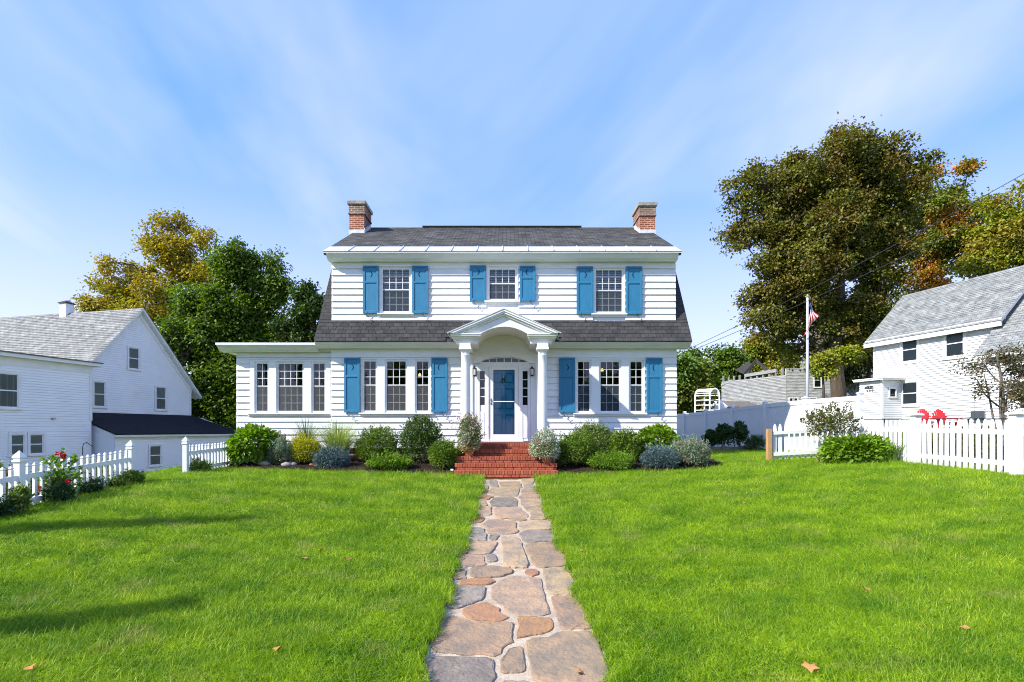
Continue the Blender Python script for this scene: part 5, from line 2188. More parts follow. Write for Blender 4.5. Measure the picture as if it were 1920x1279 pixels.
# stones along the bed, plant tag
rk = np.random.default_rng(3)
for i, (px, py, Y, r, lab) in enumerate(((485, 864, 14.3, .11, 'tan rock under the big leafed hydrangea at the bed edge'), (496, 867, 14.1, .13, 'pale rock left of the silver leaved shrub'), (537, 869, 14.0, .12, 'rounded pale rock right of the silver leaved shrub'),
                                         (550, 866, 14.1, .10, 'pale rock in front of the golden shrub'), (584, 871, 14.0, .05, 'small reddish stone left of the blue juniper'), (1187, 862, 14.2, .09, 'flat grey rock between the two right juniper shrubs'))):
    x = PX(px, Y)
    z = g1(x, Y) + .1
    n = 8
    vs, fs = [], []
    for a in range(6):
        th = math.pi * a / 5
        for b in range(n):
            ph = 2 * math.pi * b / n
            rr = r * (1 + rk.uniform(-.15, .15))
            vs.append((rr * 1.2 * math.sin(th) * math.cos(ph), rr * math.sin(th) * math.sin(ph), rr * .7 * math.cos(th)))
    for a in range(5):
        for b in range(n):
            fs.append((a * n + b, (a + 1) * n + b, (a + 1) * n + (b + 1) % n, a * n + (b + 1) % n))
    o = MB().add(vs, fs).build('rock', 'rock' if i != 4 else 'brick_red', None, (x, Y, z), smooth=True)
    tag(o, lab, 'rock', 'rocks edging the beds')
x = PX(847, 13.7)
pt = MB()
pt.beam((x, 13.72, g1(x, 13.7) + .02), (x, 13.76, g1(x, 13.7) + .1), .07, .012)
tag(pt.build('plant_tag', 'vinyl_white'), 'small white plant tag stuck in the bed by the steps', 'tag')

# ================================================================== shrubs
leaf_mat('leaf_boxwood', [(.045, .082, .007), (.082, .138, .012), (.15, .21, .022)], .25, gain=1.6)
leaf_mat('leaf_holly', [(.026, .052, .010), (.048, .085, .016), (.09, .14, .03)], .2, .35, gain=1.6)
leaf_mat('leaf_hydrangea', [(.070, .140, .010), (.12, .21, .016), (.20, .31, .035)], .3, .42, gain=1.4)
leaf_mat('leaf_gold', [(.14, .15, .010), (.22, .22, .014), (.32, .30, .02)], .3, gain=1.9)
leaf_mat('leaf_blue', [(.055, .095, .090), (.10, .155, .150), (.16, .23, .22)], .15, gain=1.05)
leaf_mat('leaf_silver', [(.10, .14, .075), (.17, .22, .13), (.27, .32, .21)], .25, gain=1.4)
leaf_mat('leaf_bright', [(.080, .155, .008), (.135, .24, .013), (.22, .34, .03)], .3, gain=1.15)
leaf_mat('leaf_olive', [(.055, .095, .014), (.10, .15, .025), (.17, .21, .05)], .25, gain=1.6)
leaf_mat('leaf_pale_grass', [(.13, .19, .03), (.24, .30, .07), (.38, .42, .14)], .3, gain=1.35)
leaf_mat('leaf_grass_green', [(.07, .13, .02), (.11, .19, .03), (.2, .27, .07)], .3)
leaf_mat('leaf_red', [(.10, .13, .02), (.13, .10, .025), (.08, .15, .02), (.17, .08, .03)], .25)
leaf_mat('leaf_variegated', [(.09, .15, .02), (.20, .25, .05), (.50, .50, .40), (.12, .2, .03)], .25)
leaf_mat('leaf_white', [(.60, .62, .50), (.14, .24, .05), (.68, .68, .58), (.11, .19, .03)], .25)
leaf_mat('leaf_brown', [(.14, .075, .04), (.22, .13, .07), (.10, .08, .03)], .2)
leaf_mat('leaf_dark', [(.014, .036, .012), (.028, .062, .016), (.05, .09, .025)], .2, gain=1.7)
leaf_mat('leaf_dusky', [(.035, .032, .014), (.06, .07, .018), (.10, .055, .025), (.09, .12, .03)], .25, gain=1.6)
leaf_mat('petal_red', [(.45, .01, .02), (.6, .02, .04)], .2)
leaf_mat('petal_pink', [(.60, .12, .20), (.70, .30, .32), (.45, .08, .30)], .2)
leaf_mat('petal_orange', [(.75, .22, .05), (.80, .40, .08)], .2)
leaf_mat('seed_head', [(.26, .15, .085), (.36, .24, .13), (.20, .10, .06)], .15, .8)
leaf_mat('leaf_fallen', [(.45, .20, .05), (.50, .26, .10)], .1, .7)


def blob_points(n, rng, lumps=16, power=.45, flat_bottom=-.55):
    """points in a lumpy unit ball biased towards the surface"""
    d = unit(rng.normal(size=(n * 2, 3)))
    d = d[d[:, 2] > flat_bottom - .25 * rng.random(len(d))][:n]
    c = unit(rng.normal(size=(lumps, 3)))
    a = rng.uniform(-.34, .30, lumps)
    s = .98 + (np.exp(-((1 - d @ c.T) / .085)) * a).sum(1)
    r = rng.random(len(d)) ** power
    r *= np.where(rng.random(len(d)) < .06, rng.uniform(1.0, 1.13, len(d)), 1.0)
    return d * (s * r)[:, None], d


def shrub(name, label, cat, px0, px1, py0, py1, Y, m, L, Wd, n, lift=.25, power=.3, ry=None, rand=.55, up=.2, stem=True, group=None, base=None, spikes=45, seed=1, flowers=None, xw=None):
    rng = np.random.default_rng(seed * 77 + int(px0))
    X = PX((px0 + px1) / 2, Y)
    rx = (px1 - px0) / 2 * Y / 1000
    zt_, zb_ = PZ(py0, Y), PZ(py1, Y)
    zg = g1(X, Y) + (.08 if -7.4 < X < 5.8 and Y > 13.3 else 0)
    zg = base if base is not None else min(zg, zb_ + .08)
    zb_ = max(zb_, zg)
    ry = ry or rx * .85
    t = thing(name, label, cat, (X, Y, zg), group=group)
    rz = (zt_ - zb_) / 1.75
    cz = zt_ - rz
    pts, d = blob_points(n, rng, power=power)
    P = pts * np.array([rx * 1.02, ry, rz * .96]) + np.array([0, 0, cz - zg])
    P[:, 2] = np.maximum(P[:, 2], .015)
    out = unit(d + np.array([0, 0, up]))
    D = unit(out + rng.normal(size=P.shape) * rand)
    Nn = unit(np.array([0, 0, 1.0]) + out * .5 + rng.normal(size=P.shape) * .5)
    kd = unit(rng.normal(size=(5, 3)))
    lowf = .5 + .28 * np.sin(P @ kd[:3].T * (4.5 / max(.3, rx))).sum(1) / 1.5
    V, F, T = leaves(P, D, Nn, L, Wd, rng, tint=np.clip(.55 * lowf + .45 * rng.random(len(P)), 0, 1))
    if spikes:
        k = spikes
        a = rng.uniform(0, 6.28, k)
        rr = np.sqrt(rng.random(k)) * .8
        sd_ = unit(rng.normal(size=(k, 3)) + np.array([0, 0, .75]))
        sd_[:, 2] = np.abs(sd_[:, 2])
        bx = sd_ * np.array([rx, ry, rz]) * .88 + np.array([0, 0, cz - zg])
        hh = rng.uniform(.05, .24, k) * (rx / .5) ** .5
        q = 16
        S = np.repeat(bx, q, 0)
        gdir = unit(sd_ * .7 + np.array([0, 0, .8]) + rng.normal(size=sd_.shape) * .25)
        S += np.repeat(gdir * hh[:, None], q, 0) * np.tile(np.linspace(0, 1, q), k)[:, None]
        S[:, :2] += rng.normal(size=(k * q, 2)) * .008
        D2 = unit(rng.normal(size=S.shape) + np.array([0, 0, .9]))
        V2, F2, T2 = leaves(S, D2, unit(rng.normal(size=S.shape) + np.array([0, 0, .6])), L * .9, Wd * .9, rng)
        F = np.concatenate([F, F2 + len(V)])
        V = np.concatenate([V, V2])
        T = np.concatenate([T, T2])
    put('foliage', fast_mesh('foliage', V, F, m, T), t, local=True)
    if stem:
        mb = MB()
        for k in range(6):
            a = rng.uniform(0, 6.28)
            e = (rx * .6 * math.cos(a), ry * .6 * math.sin(a), (cz - zg) + rz * rng.uniform(-.1, .5))
            mb.tube([(.02 * math.cos(a), .02 * math.sin(a), -.05), (e[0] * .4, e[1] * .4, e[2] * .55), e], [.014, .01, .004], 5)
        mb.build('stem', 'stem_brown', t, local=True)
    if flowers:
        fm_, cnt, sz, rad = flowers
        for i in range(cnt):
            dd = unit(rng.normal(size=3) + np.array([0, -.7, .9]))
            c = dd * np.array([rx, ry, rz]) * rng.uniform(.92, 1.08) + np.array([0, 0, cz - zg])
            q = 26
            dirs = unit(rng.normal(size=(q, 3)))
            V3, F3, T3 = leaves(c + dirs * rad * .3, dirs, unit(rng.normal(size=(q, 3))), sz, sz * .8, rng)
            put('flower', fast_mesh('flower', V3, F3, fm_, T3), t, local=True)
    return t


def grass_plant(name, label, px, pyb, Y, m, n, h, spread, wd, seed=1, base_r=.12, group=None):
    rng = np.random.default_rng(seed)
    X = PX(px, Y)
    zg = min(g1(X, Y) + .05, PZ(pyb, Y) + .1)
    t = thing(name, label, 'grass plant', (X, Y, zg), group=group)
    a = rng.uniform(0, 2 * math.pi, n)
    r0 = base_r * np.sqrt(rng.random(n))
    ln_ = h * rng.uniform(.6, 1.12, n)
    le = spread * rng.uniform(.1, 1.0, n)
    w = wd * rng.uniform(.7, 1.2, n)
    seg = 6
    V = np.empty((n, seg + 1, 2, 3))
    dirx, diry = np.cos(a), np.sin(a)
    for k in range(seg + 1):
        u = k / seg
        rad = r0 + le * u ** 2.1
        z = ln_ * (u - .42 * (le / spread) * u ** 3)
        ww = w * (1 - u ** 2 * .95) * .5
        c = np.stack([dirx * rad, diry * rad, z], -1)
        s = np.stack([-diry, dirx, np.zeros(n)], -1)
        V[:, k, 0] = c - s * ww[:, None]
        V[:, k, 1] = c + s * ww[:, None]
    ids = np.arange(n)[:, None, None] * (seg + 1) * 2
    kk = np.arange(seg)[None, :, None] * 2
    F = (ids + kk + np.array([[[0, 1, 3, 2]]])).reshape(-1, 4)
    T = np.repeat(rng.random(n), (seg + 1) * 2)
    put('blades', fast_mesh('blades', V.reshape(-1, 3), F, m, T), t, local=True)
    return t


G_L = 'shrubs in the left bed'
G_R = 'shrubs in the right bed'
shrub('hydrangea', 'big leafed green hydrangea at the sunroom corner by the fence', 'shrub', 437, 517, 799, 868, 14.25, 'leaf_hydrangea', .17, .10, 1500, power=.22, rand=.45, up=-.15, spikes=0, group=G_L)
shrub('sedum', 'brown seed headed sedum behind the silver shrub', 'shrub', 498, 537, 815, 850, 14.8, 'leaf_brown', .05, .025, 1200, group=G_L)
shrub('silver_shrub', 'silvery grey leaved low shrub between rocks', 'shrub', 499, 546, 822, 873, 14.15, 'leaf_silver', .07, .018, 3200, power=.4, up=.6, rand=.4, group=G_L)
shrub('golden_cypress', 'golden yellow round shrub in the left bed', 'shrub', 541, 601, 819, 867, 14.4, 'leaf_gold', .055, .020, 6000, power=.3, spikes=70, group=G_L)
grass_plant('ornamental_grass', 'tall thin green ornamental grass behind the golden shrub', 575, 850, 15.2, 'leaf_grass_green', 340, 1.4, .95, .013, 4, group='ornamental grasses')
grass_plant('striped_grass', 'pale striped ornamental grass clump behind the left blue juniper', 634, 862, 14.75, 'leaf_pale_grass', 680, 1.35, 1.05, .018, 5, base_r=.24, group='ornamental grasses')
shrub('blue_juniper', 'blue grey juniper in front of the striped grass', 'shrub', 589, 657, 841, 883, 13.9, 'leaf_blue', .06, .018, 6500, power=.3, rand=.8, group=G_L)
shrub('boxwood', 'round dark boxwood below the left window bank', 'shrub', 667, 743, 806, 866, 14.75, 'leaf_boxwood', .055, .024, 9000, power=.24, spikes=120, group=G_L)
shrub('holly', 'tall dark holly bush left of the entry steps', 'shrub', 750, 832, 784, 870, 14.8, 'leaf_holly', .06, .032, 9000, power=.3, spikes=110, up=.5, group=G_L)
shrub('ground_cover', 'low bright creeping shrub in front of the holly', 'shrub', 687, 777, 857, 884, 13.85, 'leaf_bright', .055, .035, 5000, power=.3, ry=.5, group=G_L, stem=False)
shrub('boxwood', 'small round boxwood touching the left side of the steps', 'shrub', 807, 861, 829, 882, 14.0, 'leaf_boxwood', .05, .022, 6500, power=.24, spikes=90, group=G_L)

shrub('spirea', 'olive green twiggy bush behind the round boxwood right of the steps', 'shrub', 1072, 1152, 796, 856, 15.0, 'leaf_olive', .055, .025, 7500, power=.35, spikes=120, up=.4, group=G_R)
shrub('boxwood', 'round bright boxwood right of the steps', 'shrub', 1041, 1116, 814, 870, 14.2, 'leaf_boxwood', .05, .024, 9000, power=.24, spikes=90, group=G_R)
shrub('privet', 'upright green bush under the right window bank', 'shrub', 1143, 1207, 811, 862, 14.6, 'leaf_boxwood', .06, .028, 6500, power=.32, spikes=120, up=.5, group=G_R)
shrub('hydrangea', 'bright broad leafed hydrangea at the right house corner', 'shrub', 1199, 1272, 800, 852, 14.9, 'leaf_bright', .17, .09, 1300, power=.22, rand=.45, up=-.05, spikes=0, group=G_R)
shrub('green_juniper', 'low spreading green juniper in front of the right bed', 'shrub', 1102, 1194, 850, 884, 13.85, 'leaf_bright', .055, .022, 6000, power=.3, ry=.5, rand=.8, group=G_R, stem=False)
shrub('blue_juniper', 'blue grey juniper at the front of the right bed', 'shrub', 1201, 1273, 839, 884, 13.9, 'leaf_blue', .06, .018, 7000, power=.3, rand=.8, group=G_R)
sd = shrub('sedum', 'silver green sedum with tan flower heads at the right bed end', 'shrub', 1254, 1330, 824, 878, 14.2, 'leaf_silver', .065, .022, 6000, power=.35, up=.5, group=G_R, flowers=('seed_head', 34, .03, .045))

# potted plants on the steps
def pot(t, x, y, z, r, h):
    mb = MB()
    mb.lathe([(r * .68, 0), (r * .95, h * .8), (r * 1.08, h * .8), (r * 1.08, h), (r * .95, h), (r * .9, h * .85), (.0, h * .84)], (x, y, z), 20)
    mb.build('pot', 'terracotta', t, smooth=False)


t = shrub('potted_plant', 'tall mixed pot with pink plumes on the left of the steps', 'potted plant', 856, 903, 782, 852, 14.0, 'leaf_variegated', .07, .035, 2600, power=.5, up=.5, base=.497, stem=True, flowers=('petal_pink', 3, .03, .03), group='potted plants on the steps')
pot(t, PX(880, 14.0), 14.0, .497, .15, .24)
X = PX(876, 14.0)
rngp = np.random.default_rng(8)
nb = 420
P = np.stack([rngp.normal(X, .13, nb), rngp.normal(14.0, .1, nb), rngp.uniform(1.15, 1.62, nb)], -1)
P[:, 0] = X + (P[:, 0] - X) * (1.3 - (P[:, 2] - 1.15) * .4)
V, F, T = leaves(P, unit(rngp.normal(size=P.shape) * .5 + np.array([0, 0, 1])), unit(rngp.normal(size=P.shape)), .07, .02, rngp)
leaf_mat('plume', [(.40, .16, .17), (.60, .42, .40), (.62, .58, .50), (.2, .22, .08)], .2)
put('plumes', fast_mesh('plumes', V, F, 'plume', T), t)
t = shrub('potted_plant', 'round white flowering pot on the right of the steps', 'potted plant', 994, 1048, 809, 864, 13.75, 'leaf_white', .05, .03, 3600, power=.3, base=.332, group='potted plants on the steps', flowers=('petal_pink', 1, .03, .03))
pot(t, PX(1026, 13.75), 13.75, .332, .15, .2)

# right hand garden
shrub('garden_phlox', 'dense bright green dome shaped bush before the right picket fence', 'shrub', 1553, 1662, 817, 876, 13.1, 'leaf_bright', .13, .075, 3000, power=.2, up=.1, rand=.45, spikes=0)
t = shrub('rose_bush', 'leggy rose bush with reddish leaves at the picket corner', 'shrub', 1512, 1606, 768, 822, 13.9, 'leaf_red', .07, .045, 1500, power=.5, base=g1(PX(1562, 13.9), 13.9), stem=False, flowers=('petal_red', 2, .03, .02))
mb = MB()
X, zg = PX(1566, 13.9), g1(PX(1562, 13.9), 13.9)
for k in range(7):
    e = (PX(1520 + k * 13, 13.9), 13.9 + random.uniform(-.3, .3), PZ(800 - 8 * (k % 3), 13.9))
    mb.tube([(X + random.uniform(-.05, .05), 13.9, zg - .05), (X + (e[0] - X) * .25, 13.9, zg + .45), e], [.016, .012, .006], 5)
mb.build('stem', 'stem_brown', t)
grass_plant('iris_leaves', 'long strappy green leaves beside the white picket post', 1672, 872, 12.6, 'leaf_grass_green', 34, .62, .5, .035, 9, base_r=.12)
grass_plant('daylily_leaves', 'yellowing daylily leaves at the foot of the rose bush', 1545, 865, 13.5, 'leaf_pale_grass', 60, .40, .45, .025, 10, base_r=.2)
for px0, px1, py0, lab in ((1322, 1348, 812, 'shortest dark tomato plant in the raised timber bed'), (1340, 1372, 800, 'middle dark tomato plant in the raised timber bed'), (1374, 1400, 795, 'tallest dark tomato plant nearest the cedar post')):
    shrub('tomato_plant', lab, 'plant', px0, px1, py0, 836, 19.5, 'leaf_dark', .12, .06, 650, power=.6, up=.2, base=.54, group='tomato plants in the raised bed')
shrub('weeds', 'dark weeds at the end of the raised timber bed', 'plant', 1400, 1432, 822, 850, 18.6, 'leaf_dark', .12, .03, 500, power=.5, base=.36)
for i, (x, y, w, h, m, lab) in enumerate(((10.6, 12.4, .7, .7, 'leaf_dusky', 'dried brown garden plants behind the middle picket run'), (10.7, 10.6, .8, .75, 'leaf_olive', 'overgrown green garden plants behind the nearest picket run'),
                                          (10.9, 11.6, .7, .75, 'leaf_red', 'reddish garden plants behind the picket post'), (11.2, 13.8, .9, .62, 'leaf_olive', 'tall weedy garden plants near the black wire fence'))):
    px = 950 + x / y * 1000
    k = w / y * 1000
    zb = g1(x, y)
    shrub('garden_plant', lab, 'plant', px - k, px + k, 805 - (zb + h - 1.2) / y * 1000, 805 - (zb - 1.2) / y * 1000, y, m, .09, .04, 2200, power=.5, up=.5, rand=.9, base=zb, group='garden plants behind the pickets')

# left fence planting
t = shrub('rose_bush', 'tall climbing rose with red blooms on the left picket fence', 'shrub', 72, 148, 852, 945, 8.75, 'leaf_hydrangea', .075, .05, 520, power=.9, up=.4, spikes=8, base=g1(-7.2, 8.75), flowers=('petal_red', 5, .045, .03))
rngq = np.random.default_rng(21)
for px0, px1, py0, py1, Y, m, n, L, lab in ((88, 130, 915, 945, 8.55, 'leaf_dark', 1400, .055, 'dark leafy plant at the foot of the climbing rose'), (130, 190, 904, 934, 9.4, 'leaf_dark', 2200, .05, 'dark mounded plant along the middle of the left fence'),
                                            (186, 236, 898, 924, 10.0, 'leaf_olive', 1300, .05, 'low olive plant near the second left fence post'), (226, 268, 890, 916, 10.35, 'leaf_boxwood', 1700, .05, 'small dark green shrub at the fence opening'),
                                            (-30, 22, 945, 990, 7.55, 'leaf_dark', 2000, .05, 'dark plant beside the near left fence post'), (22, 54, 918, 985, 7.75, 'leaf_olive', 500, .06, 'spiky upright plant in front of the near left post')):
    shrub('border_plant', lab, 'plant', px0, px1, py0, py1, Y, m, L, L * .5, n, power=.45, up=.5, rand=.7, base=g1(PX((px0 + px1) / 2, Y), Y), group='border plants along the left fence')
for px, py, Y, m, lab in ((10, 905, 8.9, 'petal_pink', 'pink and purple aster clump behind the left fence'), (55, 925, 9.3, 'petal_pink', 'pink flower clump behind the near left post'), (178, 888, 11.5, 'petal_orange', 'orange flower clump behind the left fence')):
    x = PX(px, Y)
    zb = g1(x, Y)
    shrub('flower_clump', lab, 'flowers', px - 32, px + 32, py - 25, py + 25, Y, 'leaf_olive', .05, .025, 900, power=.5, base=zb - .02, flowers=(m, 16, .03, .03), group='flower clumps behind the left fence')
tl = shrub('grass_tuft', 'dark grass tuft at the foot of the fence post by the opening', 'plant', 345, 392, 870, 888, 12.6, 'leaf_boxwood', .1, .015, 500, power=.6, up=1.2, rand=.5, base=g1(PX(368, 12.6), 12.6))

# ================================================================== trees
leaf_mat('tree_maple', [(.034, .042, .008), (.070, .078, .012), (.125, .115, .018), (.085, .11, .016)], .30, patch=[(.105, .072, .016), (.065, .060, .012), (.135, .085, .016), (.06, .075, .012)], pscale=.45, gain=1.8, plo=.5, phi=.62)
leaf_mat('tree_orange', [(.06, .08, .012), (.11, .13, .016), (.09, .12, .018)], .3, patch=[(.38, .13, .02), (.46, .17, .025), (.10, .12, .02), (.24, .12, .02)], pscale=.3, gain=1.7, plo=.48, phi=.58)
leaf_mat('tree_gold', [(.16, .125, .012), (.24, .18, .016), (.11, .11, .014), (.20, .14, .014)], .3, patch=[(.085, .11, .014), (.14, .14, .016), (.23, .12, .014)], pscale=.35, gain=2.3, plo=.52, phi=.64)
leaf_mat('tree_green', [(.042, .078, .007), (.076, .128, .010), (.135, .195, .020)], .34, gain=1.45)
leaf_mat('tree_yellowgreen', [(.10, .15, .012), (.16, .20, .016), (.21, .18, .02), (.08, .13, .014)], .3, patch=[(.22, .12, .025), (.17, .15, .02), (.09, .13, .015)], pscale=.2, gain=1.7)
leaf_mat('tree_dark', [(.020, .042, .008), (.036, .068, .010), (.075, .11, .018)], .25, patch=[(.06, .055, .010), (.09, .06, .012), (.04, .07, .010)], pscale=.35, gain=1.7)
leaf_mat('tree_mixed', [(.030, .065, .010), (.055, .10, .014), (.09, .14, .018)], .25, patch=[(.18, .15, .015), (.09, .12, .014), (.24, .14, .016)], pscale=.22, gain=1.7)


def crown_tree(name, label, px, Y, lobes, m, nclu, nleaf, lsize, csize, seed, trunk_r=.3, bark='bark', group=None, zbase=None, fork=.35, droop=.0, aspect=.75, fill=.55):
    rng = np.random.default_rng(seed)
    X = PX(px, Y)
    zg = zbase if zbase is not None else g1(X, Y)
    t = thing(name, label, 'tree', (X, Y, zg), group=group)
    C, Rr = [], []
    for lx, ly, rx, rz in lobes:
        C.append((PX(lx, Y) - X, rng.uniform(-.35, .35) * rx * Y / 1000, PZ(ly, Y) - zg))
        Rr.append((rx * Y / 1000, .8 * (rx + rz) / 2 * Y / 1000, rz * Y / 1000))
    C, Rr = np.array(C), np.array(Rr)
    vol = Rr.prod(1) ** .55
    # boughs: smaller puffs spread through each lobe; leaf sprays sit on the outside of the puffs
    nb_ = max(18, nclu // 5)
    pb = rng.choice(len(C), nb_, p=vol / vol.sum())
    bd = unit(rng.normal(size=(nb_, 3)))
    bc = C[pb] + bd * Rr[pb] * (rng.random(nb_) ** .45)[:, None] * .92
    br = Rr[pb].min(1) * rng.uniform(.38, .62, nb_)
    pick = rng.choice(nb_, nclu, p=br ** 2 / (br ** 2).sum())
    d = unit(rng.normal(size=(nclu, 3)) + np.array([0, 0, .25]))
    rr = rng.random(nclu) ** .35
    cc = bc[pick] + d * br[pick][:, None] * rr[:, None] * np.array([1, 1, .88])
    # limbs
    mb = MB()
    H = C[:, 2].max()
    fz = max(.8, (C[:, 2] - Rr[:, 2]).min() * 1.0 + .12 * H)
    top = C[np.argmax(C[:, 2])]
    tx, ty = C[:, 0].mean() * .3, 0

    def trunk_at(u):
        # u 0..1 from ground to the top lobe
        z = u * top[2]
        k = max(0, (z - fz) / max(.1, top[2] - fz))
        return np.array([tx * min(1, z / fz) * .6 + (top[0] - tx * .6) * k ** 1.3 + .15 * math.sin(z * .9), ty + (top[1]) * k + .12 * math.sin(z * .7 + 1), z])
    us = np.linspace(0, 1, 14)
    tp = [trunk_at(u) for u in us]
    tp[0][2] = -.4
    mb.tube(tp, [trunk_r * (1.35 if i == 0 else 1) * (1 - .85 * u) + .02 for i, u in enumerate(us)], 9)
    nodes = [p for u in np.linspace(max(.12, fz / top[2] * .8), 1, 14) for p in [trunk_at(u)]]
    for i in range(len(C)):
        u0 = max(.1, min(.9, (C[i][2] - np.hypot(*(C[i][:2] - trunk_at(.5)[:2])) * .8) / top[2]))
        s = trunk_at(u0)
        e = C[i] + np.array([0, 0, Rr[i][2] * .3])
        mid = s * .5 + e * .5 + np.array([rng.normal() * .3, rng.normal() * .3, -.08 * np.linalg.norm(e - s)])
        ts = np.linspace(0, 1, 7)
        pts = [(1 - q) ** 2 * s + 2 * q * (1 - q) * mid + q * q * e for q in ts]
        r0 = trunk_r * .42 * (1 - .6 * u0)
        mb.tube(pts, [r0 * (1 - .85 * q) + .015 for q in ts], 6)
        nodes += pts[2:]
    Nd = np.array(nodes)
    for i in range(0, nclu):
        dist = np.linalg.norm(Nd - cc[i], axis=1) + np.maximum(0, Nd[:, 2] - cc[i][2]) * 1.5
        s = Nd[np.argmin(dist)]
        mid = (s + cc[i]) / 2 + rng.normal(size=3) * .15
        mb.tube([s, mid, cc[i]], [.05 * trunk_r / .3, .03 * trunk_r / .3, .012], 4, cap=False)
    mb.build('trunk', bark, t, local=True)
    # leaves: flattened sprays round each cluster centre
    n = nclu * nleaf
    ci = np.repeat(np.arange(nclu), nleaf)
    cs = csize * .80 * rng.uniform(.6, 1.35, nclu)[ci]
    off = rng.normal(size=(n, 3)) * np.array([1, 1, aspect]) * cs[:, None]
    P = cc[ci] + off
    outw = unit(off * np.array([1, 1, .6]) + d[ci] * cs[:, None] * .6)
    D = unit(outw + rng.normal(size=P.shape) * .6 + np.array([0, 0, -.25 - droop]))
    Nn = unit(np.array([0, 0, .8]) + outw * .5 + rng.normal(size=P.shape) * .55)
    T = np.clip(rng.random(nclu)[ci] * .55 + rng.random(n) * .45, 0, 1)
    V, F, T = leaves(P, D, Nn, lsize, lsize * .72, rng, tint=T)
    put('crown', fast_mesh('crown', V, F, m, T), t, local=True)
    return t


G_T = 'trees behind the houses'
crown_tree('maple_tree', 'huge bronze green maple with dark trunk beside the flagpole', 1573, 40,
           [(1600, 292, 74, 58), (1560, 320, 60, 50), (1640, 310, 55, 50), (1490, 330, 72, 58), (1430, 385, 70, 60), (1395, 430, 48, 50), (1550, 400, 110, 85), (1660, 335, 72, 85), (1640, 470, 85, 90), (1500, 495, 90, 75), (1440, 570, 50, 55), (1470, 600, 60, 45), (1560, 590, 80, 55), (1640, 590, 70, 55), (1500, 640, 55, 35), (1580, 660, 50, 30), (1400, 480, 40, 40)],
           'tree_maple', 1400, 95, .24, .42, 3, trunk_r=.55, zbase=1.6)
crown_tree('maple_tree', 'thin maple turning orange at its top right of the huge maple', 1747, 47,
           [(1745, 345, 48, 42), (1790, 400, 62, 55), (1770, 470, 60, 55), (1735, 420, 45, 60), (1815, 335, 32, 32), (1830, 440, 34, 40), (1730, 520, 40, 35), (1740, 560, 45, 40)],
           'tree_orange', 300, 90, .28, .46, 4, trunk_r=.3, group=G_T)
crown_tree('broad_tree', 'yellow green tree at the right edge above the farmhouse roof', 1886, 43,
           [(1880, 420, 50, 45), (1870, 480, 60, 40), (1915, 440, 45, 60), (1840, 500, 40, 28), (1905, 365, 26, 38), (1950, 480, 50, 60)],
           'tree_yellowgreen', 260, 90, .28, .46, 5, trunk_r=.28, group=G_T)
crown_tree('golden_tree', 'tall golden tree behind the left gabled house', 330, 46,
           [(330, 440, 52, 45), (375, 440, 28, 40), (285, 460, 38, 40), (255, 510, 70, 38), (200, 550, 50, 38), (180, 580, 32, 30), (330, 510, 75, 55), (280, 570, 75, 45), (390, 520, 40, 55)],
           'tree_gold', 360, 66, .25, .38, 6, trunk_r=.35, group=G_T, aspect=.9)
crown_tree('locust_tree', 'bright green tree left of the house above the sunroom', 455, 37,
           [(460, 490, 52, 48), (430, 500, 38, 40), (490, 550, 48, 48), (440, 570, 70, 45), (372, 575, 42, 36), (345, 625, 34, 40), (410, 645, 66, 45), (480, 620, 60, 50), (520, 545, 22, 30), (500, 660, 50, 45)],
           'tree_green', 520, 95, .24, .38, 7, trunk_r=.35, group=G_T, droop=.3)
crown_tree('green_tree', 'green tree filling the gap between gabled house and sunroom', 385, 35,
           [(340, 650, 50, 45), (395, 690, 55, 50), (365, 740, 50, 45), (420, 760, 45, 50), (400, 800, 50, 40), (440, 700, 40, 50), (345, 700, 40, 50), (470, 740, 45, 60)],
           'tree_green', 380, 95, .24, .38, 8, trunk_r=.28, zbase=-.8, group=G_T)
crown_tree('dark_tree', 'small dark reddish tree peeking over the left lower roof edge', 578, 34,
           [(582, 560, 28, 30), (565, 590, 32, 30), (595, 600, 30, 40), (585, 535, 14, 18), (560, 630, 40, 35), (600, 650, 35, 40), (540, 650, 40, 40)],
           'tree_dark', 220, 80, .20, .32, 9, trunk_r=.2, group=G_T)
crown_tree('dark_tree', 'spreading dark green tree right of the house behind the arbor', 1335, 64,
           [(1345, 665, 42, 34), (1310, 690, 36, 34), (1375, 690, 34, 34), (1345, 720, 48, 36), (1300, 735, 34, 40), (1388, 735, 28, 40), (1330, 770, 60, 30)],
           'tree_green', 330, 90, .36, .55, 10, trunk_r=.3, zbase=2.5, group=G_T, droop=.2)
crown_tree('yellow_tree', 'yellow tinged shrubby tree at the house corner behind the fence', 1288, 32,
           [(1285, 700, 26, 34), (1300, 720, 28, 34), (1275, 740, 26, 45), (1305, 750, 26, 30), (1270, 690, 18, 40)],
           'tree_mixed', 150, 85, .22, .30, 11, trunk_r=.12, zbase=.9, group=G_T)
crown_tree('far_tree', 'light yellow green tree far behind the derelict barn', 1432, 68,
           [(1430, 655, 40, 28), (1462, 672, 40, 34), (1405, 675, 30, 26), (1440, 700, 50, 30), (1490, 690, 34, 30)],
           'tree_yellowgreen', 190, 75, .42, .62, 12, trunk_r=.3, zbase=2.5, group=G_T)
crown_tree('low_tree', 'low bright green maple boughs in front of the barn wall', 1540, 36,
           [(1548, 682, 26, 18), (1528, 690, 14, 10), (1585, 672, 26, 22)],
           'tree_yellowgreen', 45, 80, .20, .30, 13, trunk_r=.12, zbase=1.4, group=G_T)
crown_tree('dark_tree', 'dark tree filling the shade between maple trunk and farmhouse', 1630, 46,
           [(1620, 650, 45, 45), (1640, 610, 50, 50), (1600, 700, 35, 30)], 'tree_dark', 150, 80, .32, .5, 14, trunk_r=.25, zbase=2, group=G_T)
